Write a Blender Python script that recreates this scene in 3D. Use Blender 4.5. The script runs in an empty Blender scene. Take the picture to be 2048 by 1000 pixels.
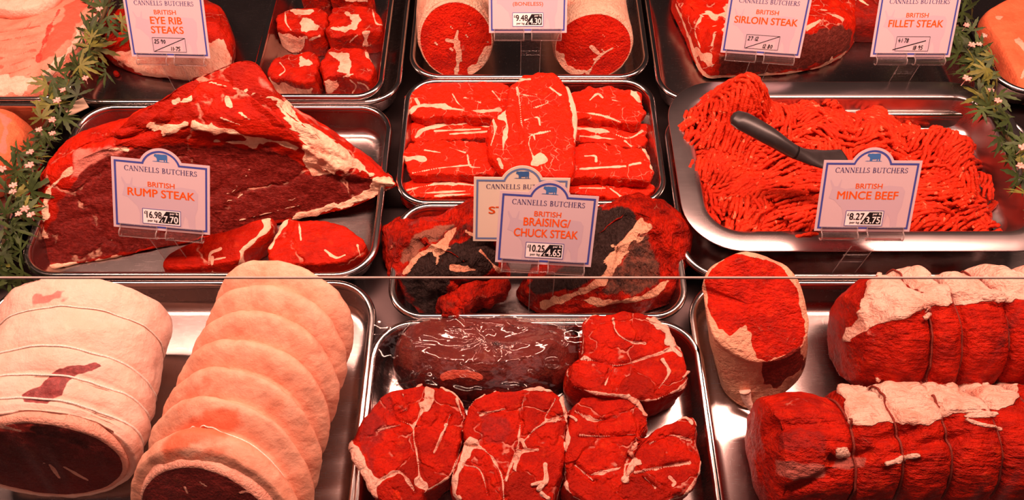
import bpy, math, random
import numpy as np
from mathutils import Vector, Matrix
from mathutils.bvhtree import BVHTree

# ------------------------------------------------------------------ camera, world, lights
SC = bpy.context.scene
COL = SC.collection
F_PX, TH, CAM_H = 1480.0, math.radians(58), 0.74
FW = np.array([0, math.cos(TH), -math.sin(TH)])
UP = np.array([0, math.sin(TH), math.cos(TH)])
RT = np.array([1.0, 0, 0])
CAM = np.array([0, 0, CAM_H])
cd = bpy.data.cameras.new('camera')
cam = bpy.data.objects.new('camera', cd)
COL.objects.link(cam)
cd.sensor_width = 36.0
cd.lens = F_PX / 2048 * 36.0
cd.clip_start = 0.01
cam.location = CAM
cam.rotation_euler = (math.pi / 2 - TH, 0, 0)
SC.camera = cam

vs = SC.view_settings
vs.view_transform = 'Standard'
vs.look = 'None'
vs.gamma = 1.0
vs.use_curve_mapping = False
vs.exposure = 0.0

w = bpy.data.worlds.new('world')
SC.world = w
w.use_nodes = True
w.node_tree.nodes['Background'].inputs[0].default_value = (1.0, 0.62, 0.55, 1)
w.node_tree.nodes['Background'].inputs[1].default_value = 0.022


def area_light(name, loc, target, sx, sy, power, color):
    l = bpy.data.lights.new(name, 'AREA')
    l.shape = 'RECTANGLE'
    l.size, l.size_y = sx, sy
    l.energy = power
    l.color = color
    o = bpy.data.objects.new(name, l)
    COL.objects.link(o)
    o.location = loc
    d = Vector(target) - Vector(loc)
    o.rotation_euler = d.to_track_quat('-Z', 'Y').to_euler()
    return o


# the strip lamp under the canopy of the meat case, and the shop's ceiling light behind the customer
area_light('case_strip_light', (0, 0.60, 0.92), (0, 0.60, 0), 2.0, 0.10, 33.0, (1.0, 0.54, 0.42))
area_light('shop_ceiling_light', (0.0, -0.9, 2.1), (0, 0.5, 0), 1.8, 1.0, 4.0, (1.0, 0.58, 0.52))


# ------------------------------------------------------------------ pixel <-> place on a plane
def ray(px, py):
    return FW * F_PX + RT * (px - 1024) + UP * (500 - py)


def at(px, py, z=0.0, sx=0.0, sy=0.0, ref=(0.0, 0.0)):
    """point where the sight line meets the plane z + sx*(X-ref0) + sy*(Y-ref1)"""
    d = ray(px, py)
    k = (z - CAM_H - sx * ref[0] - sy * ref[1]) / (d[2] - sx * d[0] - sy * d[1])
    return CAM + d * k


def proj(P):
    d = P - CAM
    z = d @ FW
    return np.stack([1024 + F_PX * (d @ RT) / z, 500 - F_PX * (d @ UP) / z], -1)


# ------------------------------------------------------------------ noise
def vnoise(P, seed=0):
    I = np.floor(P).astype(np.int64)
    f = P - I
    u = f * f * (3 - 2 * f)
    def h(a, b, c):
        n = (I[..., 0] + a) * 374761393 + (I[..., 1] + b) * 668265263 + (I[..., 2] + c) * 2147483647 + seed * 974634777
        n = (n ^ (n >> 13)) * 1274126177
        n = (n ^ (n >> 16)) & 0xffffff
        return n / float(0xffffff) * 2 - 1
    x, y, z = u[..., 0], u[..., 1], u[..., 2]
    l = lambda p, q, t: p + (q - p) * t
    return l(l(l(h(0, 0, 0), h(1, 0, 0), x), l(h(0, 1, 0), h(1, 1, 0), x), y),
             l(l(h(0, 0, 1), h(1, 0, 1), x), l(h(0, 1, 1), h(1, 1, 1), x), y), z)


def fbm(P, scale, octv=3, seed=0, gain=0.5):
    r, a = 0, 1.0
    for i in range(octv):
        r = r + a * vnoise(P * scale + 17.3 * i, seed + i)
        a *= gain
        scale *= 2.03
    return r


def sst(a, b, x):
    t = np.clip((x - a) / (b - a), 0, 1)
    return t * t * (3 - 2 * t)


# ------------------------------------------------------------------ curves
def catmull(P, n, closed=False):
    P = np.asarray(P, float)
    if closed:
        Q = np.vstack([P[-1:], P, P[:2]])
        m = len(P)
    else:
        Q = np.vstack([2 * P[:1] - P[1:2], P, 2 * P[-1:] - P[-2:-1]])
        m = len(P) - 1
    t = np.linspace(0, m, n, endpoint=not closed)
    i = np.minimum(t.astype(int), m - 1)
    f = (t - i)[:, None]
    a, b, c, d = Q[i], Q[i + 1], Q[i + 2], Q[i + 3]
    return 0.5 * (2 * b + (c - a) * f + (2 * a - 5 * b + 4 * c - d) * f ** 2 + (3 * b - a - 3 * c + d) * f ** 3)


def even_closed(P, n):
    Q = catmull(P, len(P) * 24, True)
    Q = np.vstack([Q, Q[:1]])
    s = np.concatenate([[0], np.cumsum(np.linalg.norm(np.diff(Q, axis=0), axis=1))])
    t = np.linspace(0, s[-1], n, endpoint=False)
    return np.stack([np.interp(t, s, Q[:, k]) for k in range(Q.shape[1])], 1)


def densify(pts, step):
    out = []
    for (x0, y0), (x1, y1) in zip(pts[:-1], pts[1:]):
        n = max(1, int(math.hypot(x1 - x0, y1 - y0) / step))
        for k in range(n):
            out.append((x0 + (x1 - x0) * k / n, y0 + (y1 - y0) * k / n))
    out.append(pts[-1])
    return out


# ------------------------------------------------------------------ objects
def tag(o, label, cat, group=None, kind=None):
    if label: o['label'] = label
    if cat: o['category'] = cat
    if group: o['group'] = group
    if kind: o['kind'] = kind
    return o


def thing(name, label, cat, loc=(0, 0, 0), group=None):
    o = bpy.data.objects.new(name, None)
    o.empty_display_size = 0.02
    COL.objects.link(o)
    o.location = loc
    return tag(o, label, cat, group)


def link_mesh(name, V, Fc, mats, parent=None, origin=None, smooth=True, mi=None, paint=None):
    """verts in world space; stored about `origin` (a part uses its parent's origin)"""
    V = np.asarray(V, float)
    if parent is not None:
        origin = parent.get('_o', None)
        origin = np.array(origin) if origin is not None else np.zeros(3)
    elif origin is None:
        origin = np.array([V[:, 0].mean(), V[:, 1].mean(), V[:, 2].min()])
    me = bpy.data.meshes.new(name)
    me.from_pydata((V - origin).tolist(), [], [list(map(int, f)) for f in Fc])
    if not isinstance(mats, (list, tuple)): mats = [mats]
    for m in mats: me.materials.append(m)
    if mi is not None: me.polygons.foreach_set('material_index', np.asarray(mi, np.int32))
    if smooth: me.shade_smooth()
    if paint is not None:
        a = me.color_attributes.new('paint', 'FLOAT_COLOR', 'POINT')
        c = np.ones((len(V), 4), np.float32)
        c[:, :3] = paint
        a.data.foreach_set('color', c.ravel())
    me.update()
    o = bpy.data.objects.new(name, me)
    COL.objects.link(o)
    if parent is not None:
        o.parent = parent
    else:
        o.location = origin
        o['_o'] = [float(x) for x in origin]
    return o


def local_mesh(name, V, Fc, mats, parent, smooth=False, mi=None):
    me = bpy.data.meshes.new(name)
    me.from_pydata([tuple(map(float, v)) for v in V], [], [list(map(int, f)) for f in Fc])
    if not isinstance(mats, (list, tuple)): mats = [mats]
    for m in mats: me.materials.append(m)
    if mi is not None: me.polygons.foreach_set('material_index', np.asarray(mi, np.int32))
    if smooth: me.shade_smooth()
    me.update()
    o = bpy.data.objects.new(name, me)
    COL.objects.link(o)
    o.parent = parent
    return o


def join(parts):
    V, Fc, n = [], [], 0
    for v, f in parts:
        V.append(np.asarray(v, float))
        Fc += [[i + n for i in q] for q in f]
        n += len(v)
    return np.vstack(V), Fc


def box(c, s, rot=None):
    c, s = np.array(c, float), np.array(s, float) / 2
    v = np.array([[x, y, z] for x in (-1, 1) for y in (-1, 1) for z in (-1, 1)], float) * s
    if rot is not None: v = v @ np.array(rot).T
    return v + c, [(0, 1, 3, 2), (4, 6, 7, 5), (0, 4, 5, 1), (2, 3, 7, 6), (0, 2, 6, 4), (1, 5, 7, 3)]


def grid_faces(nr, nt, closed=True, off=0):
    a = np.arange(nr - 1)[:, None] * nt
    j = np.arange(nt if closed else nt - 1)[None, :]
    k = (j + 1) % nt
    q = np.stack([a + j, a + k, a + nt + k, a + nt + j], -1).reshape(-1, 4) + off
    return q.tolist()


def tube(P, r, n=8, closed=False, caps=True):
    P = np.asarray(P, float)
    m = len(P)
    r = np.broadcast_to(np.asarray(r, float), (m,))
    if closed:
        T = np.roll(P, -1, 0) - np.roll(P, 1, 0)
    else:
        T = np.gradient(P, axis=0)
    T /= np.linalg.norm(T, axis=1)[:, None] + 1e-12
    ref = np.array([0, 0, 1.0]) if abs(T[:, 2]).max() < 0.9 else np.array([0.31, 0.9, 0.3])
    A = np.cross(T, ref)
    A /= np.linalg.norm(A, axis=1)[:, None] + 1e-12
    B = np.cross(A, T)
    t = np.linspace(0, 2 * math.pi, n, endpoint=False)
    V = P[:, None] + r[:, None, None] * (A[:, None] * np.cos(t)[None, :, None] + B[:, None] * np.sin(t)[None, :, None])
    Fc = grid_faces(m, n)
    if closed:
        Fc += [[(m - 1) * n + j, (m - 1) * n + (j + 1) % n, (j + 1) % n, j] for j in range(n)]
    elif caps:
        Fc += [list(range(n)), list(range((m - 1) * n, m * n))[::-1]]
    return V.reshape(-1, 3), Fc


# ------------------------------------------------------------------ materials
def new_mat(name):
    m = bpy.data.materials.new(name)
    m.use_nodes = True
    nt = m.node_tree
    return m, nt, nt.nodes['Principled BSDF'], nt.nodes['Material Output']


class NB:
    """tiny node builder"""
    def __init__(s, nt): s.nt = nt
    def n(s, t, **kw):
        x = s.nt.nodes.new(t)
        for k, v in kw.items(): setattr(x, k, v)
        return x
    def set(s, sock, v):
        if hasattr(v, 'is_output') or isinstance(v, bpy.types.NodeSocket): s.nt.links.new(v, sock)
        else: sock.default_value = v
    def math(s, op, a, b=None, c=None, clamp=False):
        x = s.n('ShaderNodeMath', operation=op, use_clamp=clamp)
        for i, v in enumerate((a, b, c)):
            if v is not None: s.set(x.inputs[i], v)
        return x.outputs[0]
    def step(s, v, lo, hi):
        x = s.n('ShaderNodeMapRange', interpolation_type='SMOOTHSTEP')
        s.set(x.inputs[0], v); x.inputs[1].default_value = lo; x.inputs[2].default_value = hi
        return x.outputs[0]
    def mix(s, f, a, b):
        x = s.n('ShaderNodeMix', data_type='RGBA')
        s.set(x.inputs[0], f)
        s.set(x.inputs[6], a if not isinstance(a, tuple) else (*a[:3], 1))
        s.set(x.inputs[7], b if not isinstance(b, tuple) else (*b[:3], 1))
        return x.outputs[2]
    def noise(s, vec, scale, detail=4, rough=0.55, dist=0.0):
        x = s.n('ShaderNodeTexNoise')
        s.set(x.inputs['Vector'], vec)
        x.inputs['Scale'].default_value = scale
        x.inputs['Detail'].default_value = detail
        x.inputs['Roughness'].default_value = rough
        x.inputs['Distortion'].default_value = dist
        return x
    def mapping(s, vec, scale=(1, 1, 1), rot=(0, 0, 0), loc=(0, 0, 0)):
        x = s.n('ShaderNodeMapping')
        s.set(x.inputs[0], vec)
        x.inputs['Scale'].default_value = scale
        x.inputs['Rotation'].default_value = rot
        x.inputs['Location'].default_value = loc
        return x.outputs[0]
    def vadd(s, a, b):
        x = s.n('ShaderNodeVectorMath', operation='ADD')
        s.set(x.inputs[0], a); s.set(x.inputs[1], b)
        return x.outputs[0]
    def vscale(s, a, k):
        x = s.n('ShaderNodeVectorMath', operation='SCALE')
        s.set(x.inputs[0], a); x.inputs['Scale'].default_value = k
        return x.outputs[0]
    def bump(s, h, strength, dist, normal=None):
        x = s.n('ShaderNodeBump')
        x.inputs['Strength'].default_value = strength
        x.inputs['Distance'].default_value = dist
        s.set(x.inputs['Height'], h)
        if normal is not None: s.set(x.inputs['Normal'], normal)
        return x.outputs[0]


LEAN = (0.56, 0.011, 0.002)
LEAN_D = (0.24, 0.002, 0.001)
FAT = (0.86, 0.56, 0.40)
FAT_P = (0.85, 0.36, 0.24)
DARK = (0.055, 0.014, 0.010)
SILV = (0.66, 0.20, 0.15)


def meat_mat(name, lean=LEAN, lean_d=LEAN_D, fat=FAT, fat_p=FAT_P, dark=DARK, silver=SILV, marble=0.0, mscale=45.0,
             mwidth=0.05, fiber=0.4, fdir=(1, 1, 1), rough=0.48, bump=0.5, seed=0.0, edge=0.55, spec=0.12, mottle=0.85, muscle=0.0, fscale=420.0):
    m, nt, B, out = new_mat(name)
    b = NB(nt)
    tc = b.n('ShaderNodeTexCoord').outputs['Object']
    tc = b.mapping(tc, loc=(seed, seed * 0.7, seed * 1.3))
    at_ = b.n('ShaderNodeAttribute', attribute_name='paint')
    sp = b.n('ShaderNodeSeparateColor')
    nt.links.new(at_.outputs['Color'], sp.inputs[0])
    n1 = b.noise(tc, 90, 5, 0.65).outputs['Fac']
    n2 = b.noise(tc, 38, 4, 0.6).outputs['Fac']
    n3 = b.noise(tc, 260, 4, 0.6).outputs['Fac']
    pert = b.math('MULTIPLY', b.math('SUBTRACT', n1, 0.5), edge)
    fatm = b.step(b.math('ADD', sp.outputs[0], pert), 0.42, 0.58)
    if marble > 0:
        warp = b.noise(tc, 30, 3, 0.55).outputs['Color']
        wv = b.vadd(tc, b.vscale(warp, 0.035))
        vo = b.n('ShaderNodeTexVoronoi', feature='DISTANCE_TO_EDGE')
        b.set(vo.inputs['Vector'], b.mapping(wv, scale=fdir))
        vo.inputs['Scale'].default_value = mscale
        wob = b.math('MULTIPLY', n1, mwidth * 1.6)
        line = b.math('SUBTRACT', 1.0, b.step(b.math('SUBTRACT', vo.outputs['Distance'], b.math('SUBTRACT', wob, mwidth * 0.55)), -0.012, 0.022))
        msk = b.step(b.math('ADD', n2, -0.03), 0.62 - 0.27 * marble, 0.76 - 0.27 * marble)
        line = b.math('MULTIPLY', b.math('MULTIPLY', line, msk), min(1.0, 0.45 + marble * 0.4))
        line = b.math('MULTIPLY', line, b.math('SUBTRACT', 1.0, b.math('MULTIPLY', sp.outputs[1], 0.9, clamp=True)))
        fatm = b.math('MAXIMUM', fatm, line)
    fb = b.noise(b.mapping(tc, scale=fdir), fscale, 4, 0.6).outputs['Fac']
    lf = b.math('ADD', b.math('MULTIPLY', b.step(n2, 0.36, 0.68), mottle), b.math('MULTIPLY', b.step(fb, 0.40, 0.70), 0.55 * fiber), clamp=True)
    leanc = b.mix(lf, lean, lean_d)
    leanc = b.mix(b.math('MULTIPLY', b.step(n1, 0.54, 0.72), 0.55), leanc, tuple(min(1, c * 1.15 + 0.026 * k) for c, k in zip(lean, (1, 1.0, .25))))
    mseam = None
    if muscle > 0:
        mw = b.vadd(tc, b.vscale(b.noise(tc, 18, 4, 0.55).outputs['Color'], 0.065))
        mv = b.n('ShaderNodeTexVoronoi', feature='DISTANCE_TO_EDGE'); b.set(mv.inputs['Vector'], mw); mv.inputs['Scale'].default_value = muscle
        mc_ = b.n('ShaderNodeTexVoronoi', feature='F1'); b.set(mc_.inputs['Vector'], mw); mc_.inputs['Scale'].default_value = muscle
        sc_ = b.n('ShaderNodeSeparateColor'); nt.links.new(mc_.outputs['Color'], sc_.inputs[0])
        leanc = b.mix(b.math('MULTIPLY', b.step(sc_.outputs[0], 0.30, 0.95), 0.60), leanc, tuple(c * .42 for c in lean))
        mseam = b.math('SUBTRACT', 1.0, b.step(mv.outputs['Distance'], 0.0, 0.05))
        wseam = b.math('SUBTRACT', 1.0, b.step(mv.outputs['Distance'], 0.004, 0.018))
        fatm = b.math('MAXIMUM', fatm, b.math('MULTIPLY', b.math('MULTIPLY', wseam, b.step(n2, 0.48, 0.62)), 0.55))
    silm = b.step(b.math('ADD', sp.outputs[2], pert), 0.35, 0.8)
    leanc = b.mix(silm, leanc, silver)
    drkm = b.step(b.math('ADD', sp.outputs[1], pert), 0.35, 0.75)
    leanc = b.mix(drkm, leanc, b.mix(b.step(n3, 0.4, 0.75), dark, tuple(min(1, c * 1.8 + 0.004) for c in dark)))
    fatc = b.mix(b.step(b.math('ADD', b.math('MULTIPLY', n2, 0.7), b.math('MULTIPLY', n3, 0.3)), 0.42, 0.68), fat, fat_p)
    col = b.mix(fatm, leanc, fatc)
    nt.links.new(col, B.inputs['Base Color'])
    rr = b.math('ADD', rough - 0.08, b.math('MULTIPLY', n3, 0.2))
    nt.links.new(rr, B.inputs['Roughness'])
    B.inputs['Specular IOR Level'].default_value = spec
    hsum = b.math('ADD', b.math('MULTIPLY', fb, fiber), b.math('ADD', b.math('MULTIPLY', n1, 0.9), b.math('MULTIPLY', fatm, 0.35)))
    hsum = b.math('ADD', hsum, b.math('MULTIPLY', n3, 0.35))
    if mseam is not None: hsum = b.math('SUBTRACT', hsum, b.math('MULTIPLY', mseam, 0.6))
    nt.links.new(b.bump(hsum, min(1.0, bump * 1.3), 0.005), B.inputs['Normal'])
    return m


def steel_mat(name, base=(0.62, 0.58, 0.57), rough=0.2, scratch=0.25, metal=1.0):
    m, nt, B, out = new_mat(name)
    b = NB(nt)
    tc = b.n('ShaderNodeTexCoord').outputs['Object']
    n = b.noise(b.mapping(tc, scale=(1, 18, 1), rot=(0, 0, 0.5)), 60, 4, 0.7).outputs['Fac']
    n2 = b.noise(b.mapping(tc, scale=(26, 1.2, 1), rot=(0, 0, 0.5)), 38, 4, 0.7).outputs['Fac']
    sm = b.noise(tc, 9, 4, 0.6).outputs['Fac']
    s = b.math('ADD', b.math('MULTIPLY', b.step(n, 0.50, 0.80), 0.3), b.step(n2, 0.62, 0.85))
    r = b.math('ADD', rough - 0.05, b.math('ADD', b.math('MULTIPLY', s, scratch * 0.5), b.math('MULTIPLY', sm, 0.12)))
    nt.links.new(r, B.inputs['Roughness'])
    B.inputs['Base Color'].default_value = (*base, 1)
    B.inputs['Metallic'].default_value = metal
    nt.links.new(b.bump(s, scratch * 0.08, 0.001), B.inputs['Normal'])
    return m


def plain_mat(name, col, rough=0.5, spec=0.5, metal=0.0, var=0.0, vscale=60):
    m, nt, B, out = new_mat(name)
    if var:
        b = NB(nt)
        tc = b.n('ShaderNodeTexCoord').outputs['Object']
        n = b.noise(tc, vscale, 4, 0.6).outputs['Fac']
        nt.links.new(b.mix(b.step(n, 0.3, 0.7), tuple(c * (1 - var) for c in col), tuple(min(1, c * (1 + var)) for c in col)), B.inputs['Base Color'])
    else:
        B.inputs['Base Color'].default_value = (*col, 1)
    B.inputs['Roughness'].default_value = rough
    B.inputs['Specular IOR Level'].default_value = spec
    B.inputs['Metallic'].default_value = metal
    return m


def clear_mat(name, tint=(0.97, 0.95, 0.94), rough=0.03, ior=1.49, bumps=0.0, bscale=80, boost=1.0, haze=0.0, refl_streaks=False):
    m, nt, B, out = new_mat(name)
    nt.nodes.remove(B)
    b = NB(nt)
    tr = b.n('ShaderNodeBsdfTransparent')
    tr.inputs[0].default_value = (*tint, 1)
    gl = b.n('ShaderNodeBsdfGlossy')
    gl.inputs['Roughness'].default_value = rough
    fr = b.n('ShaderNodeFresnel')
    fr.inputs['IOR'].default_value = ior
    if bumps:
        tc = b.n('ShaderNodeTexCoord').outputs['Object']
        wv = b.vadd(tc, b.vscale(b.noise(tc, 30, 3, 0.6).outputs['Color'], 0.03))
        vo = b.n('ShaderNodeTexVoronoi', feature='F1')
        b.set(vo.inputs['Vector'], wv)
        vo.inputs['Scale'].default_value = bscale
        nm = b.bump(vo.outputs['Distance'], bumps, 0.012)
        nt.links.new(nm, gl.inputs['Normal'])
        nt.links.new(nm, fr.inputs['Normal'])
    mx = b.n('ShaderNodeMixShader')
    geo = b.n('ShaderNodeNewGeometry')
    front = b.math('SUBTRACT', 1.0, geo.outputs['Backfacing'])   # the rear face of a thin pane adds no total reflection
    b.set(mx.inputs[0], b.math('MULTIPLY', b.math('MULTIPLY', fr.outputs[0], boost, clamp=True), front))
    nt.links.new(tr.outputs[0], mx.inputs[1])
    nt.links.new(gl.outputs[0], mx.inputs[2])
    last = mx.outputs[0]
    if haze > 0:
        df = b.n('ShaderNodeBsdfDiffuse')
        df.inputs[0].default_value = (0.9, 0.82, 0.78, 1)
        m2 = b.n('ShaderNodeMixShader')
        if refl_streaks:  # pale vertical streaks put into the glass imitate reflections on it
            tc = b.n('ShaderNodeTexCoord').outputs['Object']
            n = b.noise(b.mapping(tc, scale=(1, 0.05, 0.05)), 95, 4, 0.6).outputs['Fac']
            n2 = b.noise(tc, 6, 2, 0.5).outputs['Fac']
            b.set(m2.inputs[0], b.math('MULTIPLY', b.math('MULTIPLY', b.step(n, 0.5, 0.75), b.step(n2, 0.42, 0.6)), haze))
        else:
            m2.inputs[0].default_value = haze
        nt.links.new(last, m2.inputs[1])
        nt.links.new(df.outputs[0], m2.inputs[2])
        last = m2.outputs[0]
    nt.links.new(last, out.inputs['Surface'])
    return m


M_STEEL = steel_mat('tray_steel', (0.44, 0.385, 0.375), 0.235, 0.4)
M_RIM = steel_mat('tray_rim_steel', (0.70, 0.65, 0.63), 0.16, 0.1)
M_FLANGE = steel_mat('flange_tray_steel', (0.56, 0.49, 0.49), 0.27, 0.2)
M_DECK = steel_mat('deck_steel', (0.10, 0.072, 0.072), 0.30, 0.2, 0.9)
M_GLASS = clear_mat('counter_glass', (0.985, 0.97, 0.965), 0.01, 1.5, haze=0.10, refl_streaks=True)
M_GEDGE = plain_mat('glass_edge', (0.50, 0.36, 0.32), 0.25)
M_ACRYL = clear_mat('clear_acrylic', (0.95, 0.92, 0.92), 0.04, 1.49, boost=1.0, haze=0.012)
M_LIP = clear_mat('acrylic_edges', (0.88, 0.82, 0.82), 0.08, 1.6, boost=2.2, haze=0.16)
M_FILM = clear_mat('plastic_film', (0.96, 0.94, 0.94), 0.11, 1.45, bumps=0.2, bscale=42, boost=2.6, haze=0.0)
M_CARD = plain_mat('card_white', (0.60, 0.48, 0.52), 0.45, 0.3)
M_CARD_C = plain_mat('card_cream', (0.88, 0.80, 0.66), 0.45, 0.3)
M_BLUE_L = plain_mat('print_pale_blue', (0.16, 0.26, 0.52), 0.5, 0.2)
M_BLUE = plain_mat('print_blue', (0.055, 0.075, 0.33), 0.5, 0.2)
M_BULL = plain_mat('emblem_blue', (0.05, 0.16, 0.42), 0.5, 0.2)
M_INK = plain_mat('heading_ink', (0.06, 0.045, 0.16), 0.5, 0.2)
M_ORANGE = plain_mat('print_orange', (0.78, 0.10, 0.008), 0.5, 0.2)
M_LILAC = plain_mat('watermark_lilac', (0.53, 0.425, 0.495), 0.5, 0.2)
M_BLACK = plain_mat('print_black', (0.012, 0.01, 0.012), 0.5, 0.2)
M_WHITE = plain_mat('print_white', (0.88, 0.86, 0.86), 0.5, 0.2)
M_PLAST = plain_mat('black_plastic', (0.028, 0.022, 0.022), 0.36, 0.5, var=0.2)
M_STRING = plain_mat('butchers_string', (0.92, 0.78, 0.70), 0.8, 0.1, var=0.25, vscale=900)
M_STRING_R = plain_mat('stained_string', (0.22, 0.035, 0.022), 0.7, 0.2, var=0.4, vscale=900)
M_LEAF = plain_mat('leaf_green', (0.042, 0.070, 0.017), 0.55, 0.3, var=0.45, vscale=45)
M_LEAF_Y = plain_mat('leaf_lime', (0.15, 0.155, 0.028), 0.55, 0.3, var=0.35, vscale=45)
M_STEM = plain_mat('stem_brown', (0.10, 0.07, 0.03), 0.7, 0.2)
M_PETAL = plain_mat('petal_pink', (0.80, 0.45, 0.38), 0.6, 0.2, var=0.2, vscale=200)

# ------------------------------------------------------------------ setting: deck and glass
v, f = box((0.0, 0.80, -0.01), (3.2, 1.6, 0.02))
tag(link_mesh('counter_deck', v, f, M_DECK, smooth=False), 'dark steel deck of the meat counter beneath all the trays', 'counter', kind='structure')

GA, GB = np.array([0, 0.05, 0.0]), np.array([0, 0.20, 0.0])
GB[2] = CAM_H - 0.20 * math.tan(TH + math.atan((555.5 - 500) / F_PX))
gd = (GB - GA) / np.linalg.norm(GB - GA)
gn = np.array([0, -gd[2], gd[1]])
GT = 0.0010
v = []
for x in (-1.3, 1.3):
    for p in (GA, GB):
        for s in (-1, 1): v.append(p + gn * s * GT + np.array([x, 0, 0]))
f = [(0, 2, 3, 1), (4, 5, 7, 6), (0, 4, 6, 2), (1, 3, 7, 5), (0, 1, 5, 4)]
gl = link_mesh('glass_panel', v, f, M_GLASS, smooth=False, origin=GA)
tag(gl, 'low clear glass panel along the front of the counter, its top edge crossing the view', 'glass panel')
e = GB + np.array([0, 0, 0.0])
v, f = tube(np.array([[-1.3, e[1], e[2]], [1.3, e[1], e[2]]]), 0.0007, 8)
link_mesh('polished_edge', v, f, M_GEDGE, gl)


# ------------------------------------------------------------------ trays
def rrect(hx, hy, r, n=12):
    r = max(min(r, hx - 1e-4, hy - 1e-4), 1e-4)
    P = []
    for cx, cy, a0 in ((hx - r, hy - r, 0), (-hx + r, hy - r, 90), (-hx + r, -hy + r, 180), (hx - r, -hy + r, 270)):
        for k in range(n + 1):
            a = math.radians(a0 + 90 * k / n)
            P.append((cx + r * math.cos(a), cy + r * math.sin(a)))
    return np.array(P)


def tray(label, xl, xr, ym, yr, yf, zr=0.040, zf=0.005, rad=0.045, slope=0.010, rim=0.0042, rot=0.0, flange=0.0, mat=None, name='steel_tray', group=None):
    Y1, Y0 = at(1024, yr, zr)[1], at(1024, yf, zr)[1]
    X0, X1 = at(xl, ym, zr)[0], at(xr, ym, zr)[0]
    cx, cy, hx, hy = (X0 + X1) / 2, (Y0 + Y1) / 2, (X1 - X0) / 2, (Y1 - Y0) / 2
    c, s = math.cos(rot), math.sin(rot)
    def ring(inset, z):
        p = rrect(hx - inset, hy - inset, max(rad - inset, 0.012))
        return np.stack([cx + p[:, 0] * c - p[:, 1] * s, cy + p[:, 0] * s + p[:, 1] * c, np.full(len(p), z)], 1)
    fl = flange
    pr = [(slope + fl + 0.026, zf - 0.0015), (slope + fl + 0.016, zf - 0.0015), (slope + fl + 0.006, zf + 0.001), (slope + fl + 0.0015, zf + 0.007), (fl + 0.0065, zr - 0.005), (fl + 0.0045, zr - 0.0015)]
    if fl: pr += [(0.001, zr - 0.0015), (0.0, zr - 0.0005), (0.001, zr), (fl, zr)]
    pr += [(fl + 0.0055, zr), (fl + 0.0075, zr - 0.0015), (fl + 0.0085, zr - 0.005)]
    pr += [(slope + fl + 0.003, zf + 0.009), (slope + fl + 0.005, zf + 0.005), (slope + fl + 0.009, zf + 0.0018), (slope + fl + 0.0125, zf + 0.0004), (slope + fl + 0.016, zf), (slope + fl + 0.018, zf), (slope + fl + 0.026, zf)]
    R = [ring(*q) for q in pr]
    n = len(R[0])
    V = np.vstack(R)
    Fc = grid_faces(len(R), n)
    Fc.append(list(range(n))[::-1])
    Fc.append(list(range((len(R) - 1) * n, len(R) * n)))
    o = link_mesh(name, V, Fc, mat or M_STEEL, origin=np.array([cx, cy, zf - 0.0015]))
    tag(o, label, 'tray', group)
    if not fl:
        v, f = tube(ring(rim, zr), rim, 10, closed=True)
        link_mesh('rolled_rim', v, f, M_RIM, o)
    return dict(o=o, x0=X0, x1=X1, y0=Y0, y1=Y1, zf=zf)


tray('steel tray under the pale rib breast in the back left corner', -420, 182, 110, -240, 204)
tray('wide steel tray under the eye rib joint, back row', 170, 811, 100, -240, 210)
tray('small steel tray of four cubed rib steaks set inside a wider tray', 520, 778, 90, -230, 199, zr=0.050, zf=0.012, rad=0.035)
tray('steel tray holding the two round topside rolls, back row', 822, 1293, 80, -230, 160)
tray('steel tray under the sirloin and fillet, back row', 1302, 1930, 100, -230, 206)
tray('steel tray under the orange pork belly slab at the right end', 1962, 2560, 110, -230, 190)
tray('steel tray at the left edge of the second row, mostly out of view', -560, 84, 330, 207, 545)
tray('steel tray under the big rump joint and its two steaks', 92, 770, 390, 211, 558)
tray('steel tray packed with marbled chuck slices', 800, 1321, 280, 159, 413, rad=0.04)
tray('steel tray holding two dark crusted braising joints', 782, 1368, 530, 407, 641, rad=0.04)
tray('plain steel tray nested beneath the wide flanged mince tray', 1345, 2120, 400, 225, 560)
T_M = tray('wide flanged pale steel tray heaped with minced beef', 1350, 2072, 330, 163, 503, zr=0.062, zf=0.022, flange=0.020, rad=0.065, slope=0.012, mat=M_FLANGE, name='flanged_tray')
tray('large steel tray under the two pale rolled joints, front left', -60, 744, 720, 561, 1200, rad=0.05, slope=0.0075)
tray('steel tray of red leg slices and wrapped meat, front centre', 722, 1427, 850, 641, 1200, rad=0.045, slope=0.0075)
tray('large steel tray under the string tied red roasts, front right', 1393, 2330, 750, 561, 1200, rad=0.05, slope=0.0075)


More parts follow.
